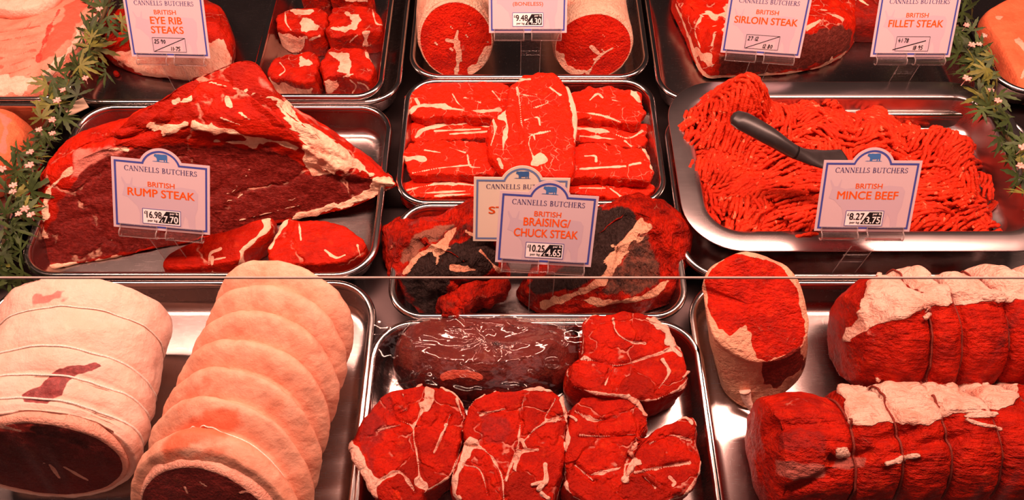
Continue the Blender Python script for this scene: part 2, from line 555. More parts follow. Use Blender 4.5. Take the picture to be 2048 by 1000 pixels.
# ------------------------------------------------------------------ meat bodies
class Meat:
    def __init__(s, G, p0=None, p1=None):
        nr, nt, _ = G.shape
        s.nr, s.nt = nr, nt
        p0 = G[0].mean(0) if p0 is None else p0
        p1 = G[-1].mean(0) if p1 is None else p1
        s.V = np.vstack([G.reshape(-1, 3), p0, p1])
        a, b_ = nr * nt, nr * nt + 1
        s.F = grid_faces(nr, nt) + [[a, (j + 1) % nt, j] for j in range(nt)] + [[b_, (nr - 1) * nt + j, (nr - 1) * nt + (j + 1) % nt] for j in range(nt)]
        T = np.array([t[:3] for t in s.F] + [[q[0], q[2], q[3]] for q in s.F if len(q) == 4])
        A, B_, C_ = s.V[T[:, 0]], s.V[T[:, 1]], s.V[T[:, 2]]
        c0 = s.V.mean(0)
        if np.einsum('ij,ij->i', A - c0, np.cross(B_ - c0, C_ - c0)).sum() < 0:
            s.F = [q[::-1] for q in s.F]
        s.C = np.zeros((len(s.V), 3))
        s.bvh = None

    def normals(s):
        N = np.zeros_like(s.V)
        Q = np.array([q if len(q) == 4 else [q[0], q[1], q[2], q[2]] for q in s.F])
        n = np.cross(s.V[Q[:, 2]] - s.V[Q[:, 0]], s.V[Q[:, 3]] - s.V[Q[:, 1]])
        for k in range(4): np.add.at(N, Q[:, k], n)
        return N / (np.linalg.norm(N, axis=1)[:, None] + 1e-15)

    def rough(s, amp, scale, octv=3, seed=0, zmin=None, aniso=(1, 1, 1)):
        N = s.normals()
        s.V = s.V + N * (amp * fbm(s.V * np.array(aniso), scale, octv, seed))[:, None]
        if zmin is not None: s.V[:, 2] = np.maximum(s.V[:, 2], zmin)
        s.bvh = None
        return s

    def crease(s, strokes, depth, width):
        """press grooves (negative depth: ridges) along pixel strokes lying on the surface"""
        for pts in strokes:
            d = s.dist(pts)
            N = s.normals()
            s.V = s.V - N * (depth * np.exp(-(d / width) ** 2))[:, None]
        s.bvh = None
        return s

    def hits(s, pts, step=2.5):
        if s.bvh is None: s.bvh = BVHTree.FromPolygons(s.V.tolist(), s.F)
        if len(pts) > 2: pts = [tuple(q) for q in catmull(pts, 8 * len(pts))]
        H = []
        for x, y in densify(pts, step):
            d = ray(x, y)
            h = s.bvh.ray_cast(Vector(CAM), Vector(d).normalized())
            if h[0] is not None: H.append(tuple(h[0]))
        return np.array(H) if H else np.zeros((0, 3))

    def dist(s, pts):
        H = s.hits(pts)
        if len(H) == 0: return np.full(len(s.V), 9.9)
        d = np.full(len(s.V), 9.9)
        for k in range(0, len(H), 64):
            d = np.minimum(d, np.linalg.norm(s.V[:, None] - H[None, k:k + 64], axis=2).min(1))
        return d

    def line(s, ch, width, *strokes, val=1.0):
        """width in photo pixels (about 0.5 mm each at these distances)"""
        for pts in strokes:
            d = s.dist(pts)
            wd = width * 0.00054 / 2
            d = d * (1 + .45 * fbm(s.V, 130, 2, 41)) + wd * .9 * fbm(s.V, 55, 2, 43)
            s.C[:, ch] = np.maximum(s.C[:, ch], val * (1 - sst(wd * 0.55, wd * 1.5, d)))
        return s

    def poly(s, ch, pts, soft=8, val=1.0, clear=(), wob=7.0):
        P = np.array(pts, float)
        q = proj(s.V)
        ins = np.zeros(len(q), bool)
        dm = np.full(len(q), 1e9)
        for i in range(len(P)):
            a, b_ = P[i], P[(i + 1) % len(P)]
            cond = ((a[1] > q[:, 1]) != (b_[1] > q[:, 1]))
            xi = (b_[0] - a[0]) * (q[:, 1] - a[1]) / (b_[1] - a[1] + 1e-12) + a[0]
            ins ^= cond & (q[:, 0] < xi)
            ab = b_ - a
            t = np.clip(((q - a) @ ab) / (ab @ ab + 1e-12), 0, 1)
            dm = np.minimum(dm, np.linalg.norm(q - a - t[:, None] * ab, axis=1))
        sd = np.where(ins, dm, -dm) + wob * fbm(s.V, 75, 4, 47)
        fac = np.einsum('ij,ij->i', s.normals(), CAM - s.V) > -0.02
        wgt = val * sst(-soft, soft, sd) * fac
        for c in clear: s.C[:, c] *= (1 - wgt)
        s.C[:, ch] = np.maximum(s.C[:, ch], wgt)
        return s

    def puff(s, amp, scale, seed=0, base=.5, zmin=.0055):
        """fat stands a little proud of the lean, in lumps"""
        s.V = s.V + s.normals() * (s.C[:, 0] * amp * (base + fbm(s.V, scale, 3, seed)))[:, None]
        s.V[:, 2] = np.maximum(s.V[:, 2], zmin)
        s.bvh = None
        return s

    def where(s, ch, fn, val=1.0):
        s.C[:, ch] = np.maximum(s.C[:, ch], val * fn(s.V))
        return s

    def build(s, name, mat, label=None, cat=None, group=None, parent=None):
        o = link_mesh(name, s.V, s.F, mat, parent=parent, paint=s.C)
        if label and parent is None: tag(o, label, cat, group)
        elif label: o['label'] = label
        return o


def slab(outline, zt, zb, sx=0.0, sy=0.0, nt=220, dome=0.003, edge=0.005, bulge=0.02, under=0.95, ctr=None, n_top=46, n_side=18, amp=0.0012, scale=45, seed=0, jag=0.0):
    """a lying piece: top outline traced at height zt (plane may tilt), sides down to zb"""
    P0 = at(*np.mean(np.array(outline, float), 0), zt)
    ref = (P0[0], P0[1])
    O = even_closed(np.array([at(x, y, zt, sx, sy, ref) for x, y in outline]), nt)
    if jag:
        c = O.mean(0)
        d = O - c
        O = O + d / np.linalg.norm(d, axis=1)[:, None] * (jag * fbm(O, 120, 3, seed + 5))[:, None]
    c = O.mean(0) if ctr is None else at(ctr[0], ctr[1], zt, sx, sy, ref)
    R = np.linalg.norm(O - c, axis=1).mean()
    s0 = 1 - edge / R
    G, D = [], []
    for q in np.linspace(0.04, 1, n_top) ** 0.85:
        dz = dome * (1 - q * q)
        if q > s0: dz -= edge * (1 - math.sqrt(max(0, 1 - ((q - s0) / (1 - s0)) ** 2)))
        ring = c + (O - c) * q
        ring[:, 2] += dz
        G.append(ring)
    lo = zb
    for g in np.linspace(0, 1, n_side + 1)[1:]:
        sc = 1 + bulge * math.sin(math.pi * g) + (under - 1) * g ** 2.2
        ring = c + (O - c) * sc
        zt_ = O[:, 2] - edge
        ring[:, 2] = np.maximum(zt_ * (1 - g) + lo * g, lo)
        G.append(ring)
    last = G[-1].copy()
    for q in (0.93, 0.75, 0.4, 0.1):
        ring = c + (last - c) * q
        ring[:, 2] = lo
        G.append(ring)
    m = Meat(np.array(G))
    if amp: m.rough(amp, scale, 3, seed, zmin=lo)
    return m


def loft(rings, nt=260, nr=110, amp=0.0015, scale=40, seed=0, zmin=0.005, tpow=1.0):
    """rings of (px, py, z) control points, bottom to top, same count in each"""
    R = [np.array([at(x, y, z) for x, y, z in r]) for r in rings]
    R = [catmull(r, nt, True) for r in R]
    R = np.array(R)
    K = np.stack([catmull(R[:, j], nr) for j in range(nt)], 1)
    bot = [K[0].mean(0) + (K[0] - K[0].mean(0)) * q for q in (0.1, 0.5, 0.9)]
    top = [K[-1].mean(0) + (K[-1] - K[-1].mean(0)) * q for q in (0.97, 0.9, 0.8, 0.7, 0.6, 0.5, 0.4, 0.3, 0.2, 0.1, 0.04)]
    m = Meat(np.vstack([np.array(bot), K, np.array(top)]))
    if amp: m.rough(amp, scale, 4, seed, zmin)
    return m


def roll(A, B, rh, rv, prof, nt=200, amp=0.0012, scale=40, seed=0, zmin=0.006, tilt=0.0, tilt_back=0.0, front_dome=0.004, bend=0.0):
    """tied joint lying from A (front) to B; prof = [(u, scale)...]; returns Meat and ring function"""
    A, B = np.array(A, float), np.array(B, float)
    ax = B - A
    L = np.linalg.norm(ax)
    ax /= L
    side = np.cross(ax, [0, 0, 1.0]); side /= np.linalg.norm(side)
    up = np.cross(side, ax)
    n = 150
    U = np.array([p[0] for p in prof]); S = np.array([p[1] for p in prof])
    u = np.linspace(U[0], U[-1], n)
    s = np.interp(u, U, S)
    th = np.linspace(0, 2 * math.pi, nt, endpoint=False)
    def ring(uu, ss, k=1.0):
        c = A + ax * L * uu + np.array([0, 0, bend * 4 * uu * (1 - uu)])
        h = rh * ss * k; vv = rv * ss * k
        P = c + side * (np.cos(th) * h)[:, None] + up * (np.sin(th) * vv)[:, None]
        # tilt the plane of the front end
        return P + ax * ((tilt * (1 - uu) + tilt_back * uu) * np.sin(th) * vv)[:, None]
    G = []
    for q in (0.04, 0.15, 0.3, 0.45, 0.6, 0.75, 0.87, 0.95):
        G.append(ring(U[0], S[0], q) - ax * front_dome * (1 - q * q))
    for a, b_ in zip(u, s): G.append(ring(a, b_))
    for q in (0.95, 0.85, 0.7, 0.5, 0.3, 0.1):
        G.append(ring(U[-1], S[-1], q) + ax * front_dome * (1 - q * q))
    m = Meat(np.array(G))
    if amp: m.rough(amp, scale, 3, seed, zmin)
    m.ax, m.side, m.up_, m.A, m.L = ax, side, up, A, L
    m.ring = ring
    return m


def string_loop(m, u, s, r, parent, mat, name='string', off=0.0008, wob=0.0):
    P = m.ring(u, s)
    c = P.mean(0)
    d = P - c
    P = P + d / np.linalg.norm(d, axis=1)[:, None] * off
    # sit on the displaced surface: nearest body ring radius
    if m.bvh is None: m.bvh = BVHTree.FromPolygons(m.V.tolist(), m.F)
    Q = []
    for p, dd in zip(P, d):
        q = m.bvh.ray_cast(Vector(c), Vector(dd).normalized())
        Q.append(np.array(q[0]) + dd / np.linalg.norm(dd) * off if q[0] is not None else p)
    Q = np.array(Q)
    Q = (np.roll(Q, 1, 0) + Q + np.roll(Q, -1, 0)) / 3
    Q[:, 2] = np.maximum(Q[:, 2], 0.006)
    v, f = tube(Q, r, 6, closed=True)
    return link_mesh(name, v, f, mat, parent)



# ------------------------------------------------------------------ meat materials
M_CHUCK = meat_mat('chuck_beef', marble=0.62, mscale=72, mwidth=0.05, lean=(0.684, 0.0169, 0.0017), lean_d=(0.444, 0.0089, 0.0013), fiber=0.5, rough=0.40, bump=0.5, mottle=0.5)
M_STEAK = meat_mat('rib_steak_beef', marble=0.5, mscale=75, mwidth=0.05, lean=(0.470, 0.0114, 0.0014), lean_d=(0.220, 0.0038, 0.0007), fat=(0.88, 0.50, 0.36), fat_p=(0.80, 0.26, 0.17), seed=3.0)
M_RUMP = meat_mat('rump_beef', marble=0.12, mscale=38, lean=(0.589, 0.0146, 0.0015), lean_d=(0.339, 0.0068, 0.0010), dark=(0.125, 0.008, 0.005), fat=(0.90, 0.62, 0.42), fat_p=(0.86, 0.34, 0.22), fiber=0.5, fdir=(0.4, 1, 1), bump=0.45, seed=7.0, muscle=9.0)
M_BRAISE = meat_mat('braising_beef', marble=0.25, mscale=60, lean=(0.475, 0.0118, 0.0012), lean_d=(0.162, 0.0032, 0.0005), dark=(0.024, 0.013, 0.011), fat=(0.78, 0.42, 0.26), fat_p=(0.62, 0.22, 0.13), silver=(0.30, 0.11, 0.07), fiber=0.9, fdir=(1, 0.3, 1), rough=0.36, bump=0.9, seed=11.0, edge=0.8)
M_SHIN = meat_mat('leg_slice_beef', marble=0.12, mscale=34, mwidth=0.035, lean=(0.532, 0.0131, 0.0013), lean_d=(0.307, 0.0061, 0.0009), fat=(0.86, 0.52, 0.40), fat_p=(0.84, 0.34, 0.24), dark=(0.20, 0.012, 0.010), fiber=0.7, bump=0.5, seed=13.0, muscle=17.0)
M_TIED = meat_mat('tied_beef', marble=0.14, mscale=30, lean=(0.551, 0.0137, 0.0013), lean_d=(0.291, 0.0059, 0.0008), fat=(0.88, 0.58, 0.45), fat_p=(0.86, 0.38, 0.27), silver=(0.46, 0.12, 0.09), dark=(0.16, 0.014, 0.012), fiber=0.9, fdir=(0.16, 1, 1), bump=0.75, seed=17.0, fscale=230.0)
M_CUTFACE = meat_mat('cut_beef_face', marble=0.05, mscale=60, lean=(0.627, 0.0156, 0.0015), lean_d=(0.371, 0.0074, 0.0010), fiber=0.9, fdir=(0.4, 1, 1), bump=0.9, rough=0.36, seed=19.0, dark=(0.20, 0.013, 0.010))
M_TOPSIDE = meat_mat('topside_face', marble=0.10, mscale=60, lean=(0.660, 0.0171, 0.0021), lean_d=(0.440, 0.0076, 0.0014), fiber=0.7, bump=0.8, rough=0.4, seed=23.0, dark=(0.22, 0.014, 0.010))
M_SIRLOIN = meat_mat('sirloin_beef', marble=0.6, mscale=40, mwidth=0.06, lean=(0.589, 0.0146, 0.0015), lean_d=(0.323, 0.0065, 0.0009), dark=(0.11, 0.018, 0.012), fat=(0.88, 0.54, 0.38), fat_p=(0.85, 0.30, 0.20), seed=29.0)
M_PORKFAT = meat_mat('pork_rind_fat', lean=(0.88, 0.47, 0.32), lean_d=(0.80, 0.34, 0.21), fat=(0.93, 0.66, 0.54), fat_p=(0.90, 0.54, 0.42), dark=(0.30, 0.055, 0.045), silver=(0.82, 0.20, 0.10), fiber=0.2, bump=0.22, rough=0.5, seed=31.0, spec=0.3)
M_LOIN = meat_mat('white_pork_fat', lean=(0.94, 0.64, 0.52), lean_d=(0.91, 0.56, 0.43), fat=(0.95, 0.70, 0.60), fat_p=(0.93, 0.60, 0.48), dark=(0.24, 0.050, 0.048), silver=(0.85, 0.24, 0.20), fiber=0.2, bump=0.28, rough=0.5, seed=37.0, spec=0.3)
M_PORKFACE = meat_mat('pork_lean_face', lean=(0.20, 0.026, 0.022), lean_d=(0.13, 0.018, 0.015), fat=(0.88, 0.46, 0.34), fat_p=(0.80, 0.34, 0.24), fiber=0.5, bump=0.5, rough=0.4, seed=41.0, marble=0.1, dark=(0.08, 0.012, 0.010), silver=(0.62, 0.07, 0.05))
M_BREAST = meat_mat('rib_breast', lean=(0.84, 0.30, 0.20), lean_d=(0.78, 0.22, 0.14), fat=(0.92, 0.58, 0.44), fat_p=(0.86, 0.40, 0.28), dark=(0.60, 0.05, 0.03), silver=(0.72, 0.12, 0.07), fiber=0.3, bump=0.4, seed=43.0, spec=0.3)
M_BELLY = meat_mat('pork_belly', lean=(0.82, 0.19, 0.08), lean_d=(0.78, 0.14, 0.055), fat=(0.90, 0.46, 0.32), fat_p=(0.86, 0.30, 0.18), dark=(0.45, 0.03, 0.02), fiber=0.3, bump=0.4, seed=47.0)
M_LIVER = meat_mat('wrapped_dark_beef', lean=(0.17, 0.026, 0.018), lean_d=(0.10, 0.016, 0.012), dark=(0.045, 0.010, 0.009), fat=(0.75, 0.16, 0.09), fat_p=(0.6, 0.08, 0.05), fiber=0.5, bump=0.5, rough=0.3, seed=53.0)
M_MINCE = meat_mat('minced_beef', lean=(0.72, 0.042, 0.011), lean_d=(0.54, 0.020, 0.006), fat=(0.90, 0.26, 0.13), fat_p=(0.85, 0.14, 0.06), fiber=0.5, bump=0.5, rough=0.42, seed=59.0, mottle=0.7)

ZT = 0.0052   # tray floor

# ------------------------------------------------------------------ back row
m = slab([(-90, 50), (40, 25), (120, 0), (160, -30), (205, -25), (196, 20), (172, 62), (140, 105), (108, 140), (82, 178), (40, 186), (-30, 190), (-120, 170)], 0.046, ZT, nt=260, dome=0.010, edge=0.008, seed=2, amp=0.0015)
ribs = [[(-20 - k * 3, 60 + k * 22), (60 + 1 * k, 48 + k * 20), (118 - k * 9, 28 + k * 18)] for k in range(7)]
m.crease(ribs, 0.0022, 0.005)
m.poly(2, [(135, 10), (175, -20), (180, 10), (150, 60), (112, 105), (85, 125), (72, 110), (100, 70)], 6)
m.line(1, 8, [(118, 20), (100, 55), (88, 85), (76, 122)], val=0.8)
m.line(0, 16, [(190, 30), (150, 88), (110, 132), (82, 172)])
for k in range(7): m.line(2, 6, [(-20, 66 + k * 18), (20, 62 + k * 17), (78 - k * 3, 52 + k * 16)], val=0.75)
m.poly(0, [(-90, 150), (30, 150), (75, 160), (40, 188), (-90, 190)], 8)
m.build('rib_breast', M_BREAST, 'pale pink rib breast with rib ridges, back left corner tray', 'meat', 'pale cuts at the left end')
m = slab([(-90, -60), (40, -70), (110, -30), (105, -5), (70, 14), (25, 22), (-20, 16), (-90, 24)], 0.066, 0.048, seed=4, dome=0.004)
m.where(0, lambda V: np.ones(len(V)))
m.build('fat_flap', M_BREAST, 'cream fatty flap lying over the top of the rib breast', 'meat', 'pale cuts at the left end')
m = slab([(-90, 215), (-10, 208), (22, 214), (40, 236), (42, 262), (34, 292), (14, 318), (-20, 338), (-90, 345)], 0.055, ZT, dome=0.012, edge=0.016, seed=5, bulge=0.05)
m.line(2, 14, [(-10, 215), (10, 250), (5, 300)], val=0.8)
m.build('pork_joint', M_BELLY, 'smooth salmon pink joint at the left edge of the second row', 'meat', 'pale cuts at the left end')

# eye rib joint
m = loft([[(218, 112, .008), (252, 140, .008), (310, 155, .008), (380, 160, .008), (432, 157, .008), (460, 138, .008), (470, 90, .008), (430, 20, .008), (330, 0, .008), (240, 30, .008)],
          [(206, 100, .028), (250, 124, .024), (310, 142, .022), (380, 150, .022), (440, 146, .022), (462, 120, .03), (466, 70, .03), (430, 10, .03), (330, -10, .03), (236, 20, .03)],
          [(212, 98, .036), (256, 92, .040), (320, 98, .044), (385, 96, .044), (430, 92, .044), (452, 72, .046), (456, 40, .045), (426, 5, .04), (330, -14, .04), (240, 20, .04)],
          [(236, 82, .048), (265, 66, .056), (320, 50, .062), (380, 40, .064), (420, 44, .062), (438, 45, .058), (440, 30, .05), (420, 10, .05), (330, -5, .05), (260, 30, .05)]], nt=240, nr=80, seed=6, zmin=.006)
m.poly(0, [(214, 106), (262, 96), (330, 98), (400, 92), (446, 80), (462, 110), (460, 142), (380, 160), (300, 152), (240, 130)], 6)
m.line(1, 5, [(400, 150), (430, 134), (452, 138)], [(440, 100), (452, 125)], [(385, 130), (412, 150)], val=0.8)
m.build('eye_rib_joint', M_STEAK, 'eye rib joint with red top and thick cream fat side, behind its price tag', 'meat')
m = slab([(227, 142), (233, 140), (237, 146), (232, 151), (226, 148)], 0.010, 0.006, nt=30, dome=.001, edge=.002, n_top=10, n_side=6, amp=.0006, scale=200)
m.build('meat_scrap', M_STEAK, 'tiny red meat scrap on the tray floor below the eye rib joint', 'meat scrap')

# cubed rib steaks
G = 'cubed rib steaks in the small back tray'
Z2 = 0.0125
def rib_steak(top, zt, label, fats, seed, reds=()):
    m = slab(top, zt, Z2, nt=200, dome=0.002, edge=0.0035, bulge=0.02, under=1.0, seed=seed, amp=0.0018, scale=50, jag=0.0022)
    for f in fats: m.poly(0, f, 3)
    for r in reds: m.line(0, r[0], r[1])
    return m.build('rib_steak', M_STEAK, label, 'steak', G)
rib_steak([(606, -8), (640, -6), (655, -20), (650, -45), (610, -45), (600, -25)], .050, 'rib steak cut off by the top edge, left one of the rearmost pair', [[(615, -12), (640, -12), (640, -3), (612, -4)]], 21)
rib_steak([(662, -8), (700, -2), (736, -8), (738, -40), (700, -50), (662, -42)], .050, 'rib steak cut off by the top edge, right one of the rearmost pair', [[(690, -6), (730, -10), (734, 2), (690, 4)]], 22)
rib_steak([(551, 48), (556, 28), (575, 18), (602, 14), (636, 14), (654, 26), (652, 48), (646, 66), (622, 72), (596, 66), (566, 62)], .050, 'rib steak with a broad fat block, behind the front left cube',
          [[(606, 38), (622, 36), (640, 52), (632, 62), (604, 60)], [(552, 66), (590, 70), (614, 74), (600, 110), (556, 104)], [(585, 18), (610, 20), (625, 18), (628, 24), (590, 25)]], 23, [(4, [(570, 25), (572, 45), (582, 60)]), (4, [(620, 80), (640, 72)])])
rib_steak([(655, 48), (658, 28), (668, 14), (700, 9), (738, 14), (758, 28), (766, 46), (760, 58), (735, 64), (700, 70), (668, 74), (652, 64)], .050, 'rib steak with a curved fat seam, behind the front right cube',
          [[(690, 26), (718, 26), (722, 40), (716, 60), (690, 62), (664, 60), (695, 54), (708, 42)], [(728, 66), (740, 62), (736, 92), (722, 96)]], 24, [(4, [(745, 20), (752, 45), (764, 50)]), (4, [(700, 84), (715, 70)])])
rib_steak([(538, 138), (542, 122), (560, 112), (588, 106), (622, 104), (634, 118), (634, 142), (628, 160), (604, 164), (575, 160), (545, 154)], .047, 'front left rib steak cube with fat corner and fat lower side',
          [[(600, 116), (618, 116), (624, 128), (596, 142), (592, 138)], [(538, 152), (560, 166), (600, 176), (624, 178), (620, 192), (540, 190)], [(570, 100), (600, 92), (622, 88), (620, 100), (590, 108)]], 25, [(4, [(560, 125), (570, 140), (560, 150)])])
rib_steak([(640, 134), (650, 108), (664, 96), (700, 94), (730, 98), (738, 112), (748, 126), (748, 146), (736, 160), (708, 154), (676, 152), (648, 154)], .047, 'front right rib steak cube with a white fat block down its middle',
          [[(660, 104), (700, 104), (700, 128), (698, 146), (668, 144), (682, 130), (676, 118)], [(732, 104), (746, 110), (744, 126), (734, 116)], [(650, 164), (690, 150), (706, 148), (680, 160), (668, 180), (655, 184)]], 26, [(4, [(700, 160), (712, 172), (705, 186)]), (4, [(716, 165), (730, 170), (738, 180)])])

# topside rolls
for fx, fy, zc, rx, ry, bx, by, label, fats, sd in (
        (912, 78, .058, .0505, .050, 905, -60, 'round topside roll with a vertical fat seam, left of the centre tag', [(7, [(915, 62), (912, 82), (918, 110), (912, 150)]), (5, [(893, 80), (916, 84)]), (22, [(945, 142), (962, 128), (980, 105)])], 31),
        (1186, 90, .053, .0535, .043, 1160, -60, 'round topside roll with a slanting fat seam, right of the centre tag', [(6, [(1226, 96), (1200, 112), (1175, 148)]), (6, [(1182, 94), (1196, 106)]), (24, [(1108, 108), (1128, 132), (1150, 146)])], 32)):
    A = at(fx, fy, zc); B = at(bx, by, zc)
    m = roll(A, B, rx, ry, [(0, .93), (.02, 1.0), (.3, 1.02), (.6, 1.0), (.97, .98), (1, .9)], amp=.0012, scale=30, seed=sd, tilt=0.42, front_dome=.002)
    o = m.where(0, lambda V: np.ones(len(V))).build('topside_roll', M_TOPSIDE, label, 'meat', 'topside rolls in the back centre tray')
    m.C[:] = 0
    # the cut face: a shallow lean disc seated in the front end
    Gf = [m.ring(0, .955, q) - m.ax * (.0035 + .003 * (1 - q * q)) for q in np.linspace(.03, 1, 50)]
    Gf += [m.ring(0, .955, q) + m.ax * .003 for q in (1.0, .5, .1)]
    fm = Meat(np.array(Gf)).rough(.0010, 50, 4, sd + 3)
    for wd, p in fats: fm.line(0, wd, p)
    for k in range(7):
        a = k * 2.4 + sd; r = 22 + 5 * k
        q = (fx + r * math.cos(a), fy + 0.8 * r * math.sin(a))
        fm.line(0, 4, [q, (q[0] + 3, q[1] + 3)])
    fm.C[48 * fm.nt:, 0] = 1
    fm.build('cut_face', M_TOPSIDE, 'red lean cut face', parent=o)

# sirloin, fillet, belly
m = loft([[(1342, 10, .008), (1368, 75, .008), (1404, 150, .008), (1450, 156, .008), (1540, 150, .008), (1630, 138, .008), (1690, 108, .008), (1712, 60, .008), (1690, -40, .008), (1500, -60, .008), (1370, -50, .008)],
          [(1346, 0, .022), (1374, 65, .022), (1410, 138, .020), (1450, 143, .020), (1540, 137, .020), (1630, 122, .022), (1694, 92, .026), (1712, 40, .03), (1690, -50, .03), (1500, -70, .03), (1372, -60, .03)],
          [(1352, -8, .034), (1384, 50, .038), (1420, 104, .042), (1460, 112, .044), (1540, 92, .050), (1620, 68, .056), (1690, 52, .052), (1708, 28, .044), (1690, -50, .04), (1500, -75, .04), (1375, -65, .04)],
          [(1366, -12, .042), (1402, 36, .048), (1440, 80, .054), (1475, 88, .058), (1540, 66, .064), (1610, 42, .068), (1660, 30, .066), (1680, 15, .058), (1660, -40, .05), (1500, -65, .05), (1390, -55, .05)]], nt=280, nr=90, seed=8, zmin=.006)
m.poly(1, [(1440, 112), (1540, 92), (1625, 66), (1692, 50), (1712, 60), (1700, 100), (1640, 128), (1540, 146), (1440, 152)], 6)
m.line(0, 11, [(1352, 10), (1376, 70), (1404, 145), (1450, 154), (1540, 150), (1630, 137), (1692, 106)])
m.line(0, 26, [(1462, 10), (1450, 40), (1458, 75)], [(1395, 100), (1415, 118)])
m.line(0, 9, [(1404, 30), (1390, 60), (1400, 95)], [(1420, 20), (1430, 60), (1424, 90)], [(1640, 40), (1618, 55)], [(1625, 5), (1655, 25), (1690, 38)])
m.build('sirloin_joint', M_SIRLOIN, 'sirloin joint with marbled top and brown front face behind its price tag', 'meat')
m = slab([(1688, -20), (1720, -30), (1800, -30), (1868, -30), (1866, 20), (1842, 36), (1790, 46), (1740, 48), (1696, 40)], 0.040, ZT, dome=.006, edge=.010, seed=9, amp=.002, scale=30)
m.line(0, 8, [(1715, -5), (1735, 10)], val=.8)
m.where(1, lambda V: np.full(len(V), .6))
m.build('fillet_joint', M_RUMP, 'dark red fillet block, behind the tag at the right of the back row', 'meat')
m = slab([(1972, 28), (2030, -8), (2110, -30), (2200, 40), (2200, 170), (2110, 182), (2048, 178), (2026, 138), (1998, 82)], 0.034, ZT, dome=.004, edge=.005, seed=10, amp=.0016, scale=30)
m.line(0, 16, [(2035, 80), (2060, 110), (2045, 150)], [(2000, 35), (2012, 30)], val=.75)
m.build('pork_belly_slab', M_BELLY, 'orange pink pork belly slab at the right end of the back row', 'meat')

# ------------------------------------------------------------------ rump joint and steaks
m = loft([[(66, 538, .007), (150, 528, .007), (300, 500, .007), (450, 468, .007), (600, 438, .010), (700, 415, .020), (772, 382, .034), (790, 366, .040), (740, 330, .007), (600, 300, .007), (420, 285, .007), (250, 300, .007), (110, 360, .007), (66, 470, .007)],
          [(76, 500, .020), (160, 486, .024), (300, 456, .026), (450, 430, .026), (600, 412, .024), (700, 398, .028), (768, 374, .040), (787, 361, .044), (735, 315, .02), (600, 280, .02), (420, 260, .02), (250, 275, .02), (110, 340, .02), (72, 440, .02)],
          [(84, 420, .050), (190, 372, .066), (310, 332, .076), (440, 322, .074), (590, 336, .062), (690, 360, .048), (750, 366, .046), (780, 360, .047), (730, 310, .04), (610, 250, .04), (430, 225, .05), (270, 250, .05), (130, 300, .05), (84, 380, .045)],
          [(90, 360, .072), (200, 312, .092), (320, 286, .100), (450, 284, .096), (580, 308, .080), (660, 345, .060), (730, 358, .052), (768, 356, .050), (715, 300, .06), (620, 235, .07), (440, 200, .08), (280, 228, .075), (150, 275, .075), (94, 335, .070)],
          [(98, 340, .078), (210, 296, .100), (330, 262, .112), (455, 264, .112), (580, 292, .094), (650, 334, .068), (715, 352, .056), (750, 350, .053), (705, 300, .068), (610, 225, .088), (480, 180, .105), (340, 225, .095), (160, 270, .085), (102, 328, .076)],
          [(120, 316, .084), (225, 276, .104), (332, 236, .122), (450, 226, .130), (570, 264, .112), (632, 312, .082), (690, 338, .064), (715, 336, .062), (670, 290, .082), (590, 220, .105), (494, 146, .130), (345, 196, .115), (200, 264, .096), (124, 312, .083)],
          [(150, 300, .088), (250, 262, .108), (345, 214, .130), (432, 158, .146), (540, 222, .130), (600, 280, .100), (650, 312, .078), (660, 308, .078), (630, 270, .096), (560, 210, .118), (502, 122, .146), (370, 168, .136), (250, 250, .106), (156, 296, .087)]],
         nt=320, nr=150, seed=41, amp=.0022, scale=26, zmin=.0055)
m.rough(.0010, 110, 3, 77, .0055)
m.crease([[(330, 238), (300, 262), (240, 268)], [(420, 272), (480, 280), (560, 290), (614, 312)]], .006, .006)
m.crease([[(450, 520 - 150), (420, 392), (380, 405)], [(470, 320), (490, 350), (480, 385), (450, 398)], [(150, 400), (250, 380), (330, 360)], [(140, 440), (240, 420), (300, 430)]], .0016, .004)
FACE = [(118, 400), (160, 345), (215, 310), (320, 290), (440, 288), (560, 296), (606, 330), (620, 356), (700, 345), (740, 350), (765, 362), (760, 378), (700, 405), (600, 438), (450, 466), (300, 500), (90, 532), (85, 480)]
m.poly(1, FACE, 9, val=.86)  # front face painted darker: partly its lean, mostly shade put into the colour
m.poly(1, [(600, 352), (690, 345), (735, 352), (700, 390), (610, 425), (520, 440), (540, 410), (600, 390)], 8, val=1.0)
m.line(0, 17, [(390, 252), (440, 260), (500, 274), (560, 284), (592, 296)])
m.line(0, 13, [(300, 252), (345, 256), (372, 250)], [(430, 282), (510, 288)])
m.poly(0, [(540, 186), (575, 205), (600, 236), (650, 268), (690, 298), (730, 332), (752, 350), (740, 356), (705, 338), (690, 348), (660, 344), (625, 350), (606, 318), (604, 290), (585, 255), (560, 215)], 5)
m.poly(2, [(490, 140), (540, 170), (600, 215), (650, 250), (690, 285), (660, 270), (600, 232), (545, 188)], 8, val=.8)
m.poly(0, [(745, 356), (778, 352), (792, 366), (778, 382), (730, 400), (660, 420), (600, 436), (560, 445), (600, 430), (690, 402), (740, 380)], 4)
m.line(0, 10, [(66, 534), (150, 528), (300, 502), (450, 470), (560, 447)])
m.line(0, 14, [(88, 470), (90, 420), (100, 380), (140, 340)], val=.62)
m.poly(2, [(150, 300), (220, 290), (260, 300), (230, 325), (180, 345), (130, 370)], 10, val=.9)
m.line(0, 10, [(220, 298), (255, 300)], [(455, 195), (460, 210)], [(345, 205), (380, 200)], val=.8)
m.line(0, 4, [(420, 165), (520, 190), (560, 200)], [(440, 235), (480, 250)], [(480, 225), (500, 240)], val=.9)
m.line(0, 2.5, [(450, 405), (482, 390), (490, 360), (500, 335)], [(430, 395), (470, 380), (478, 350)], [(230, 470), (220, 485)], [(560, 405), (590, 398)], [(480, 440), (540, 425), (600, 410)], val=.62)
m.puff(.003, 60, 5, .4)
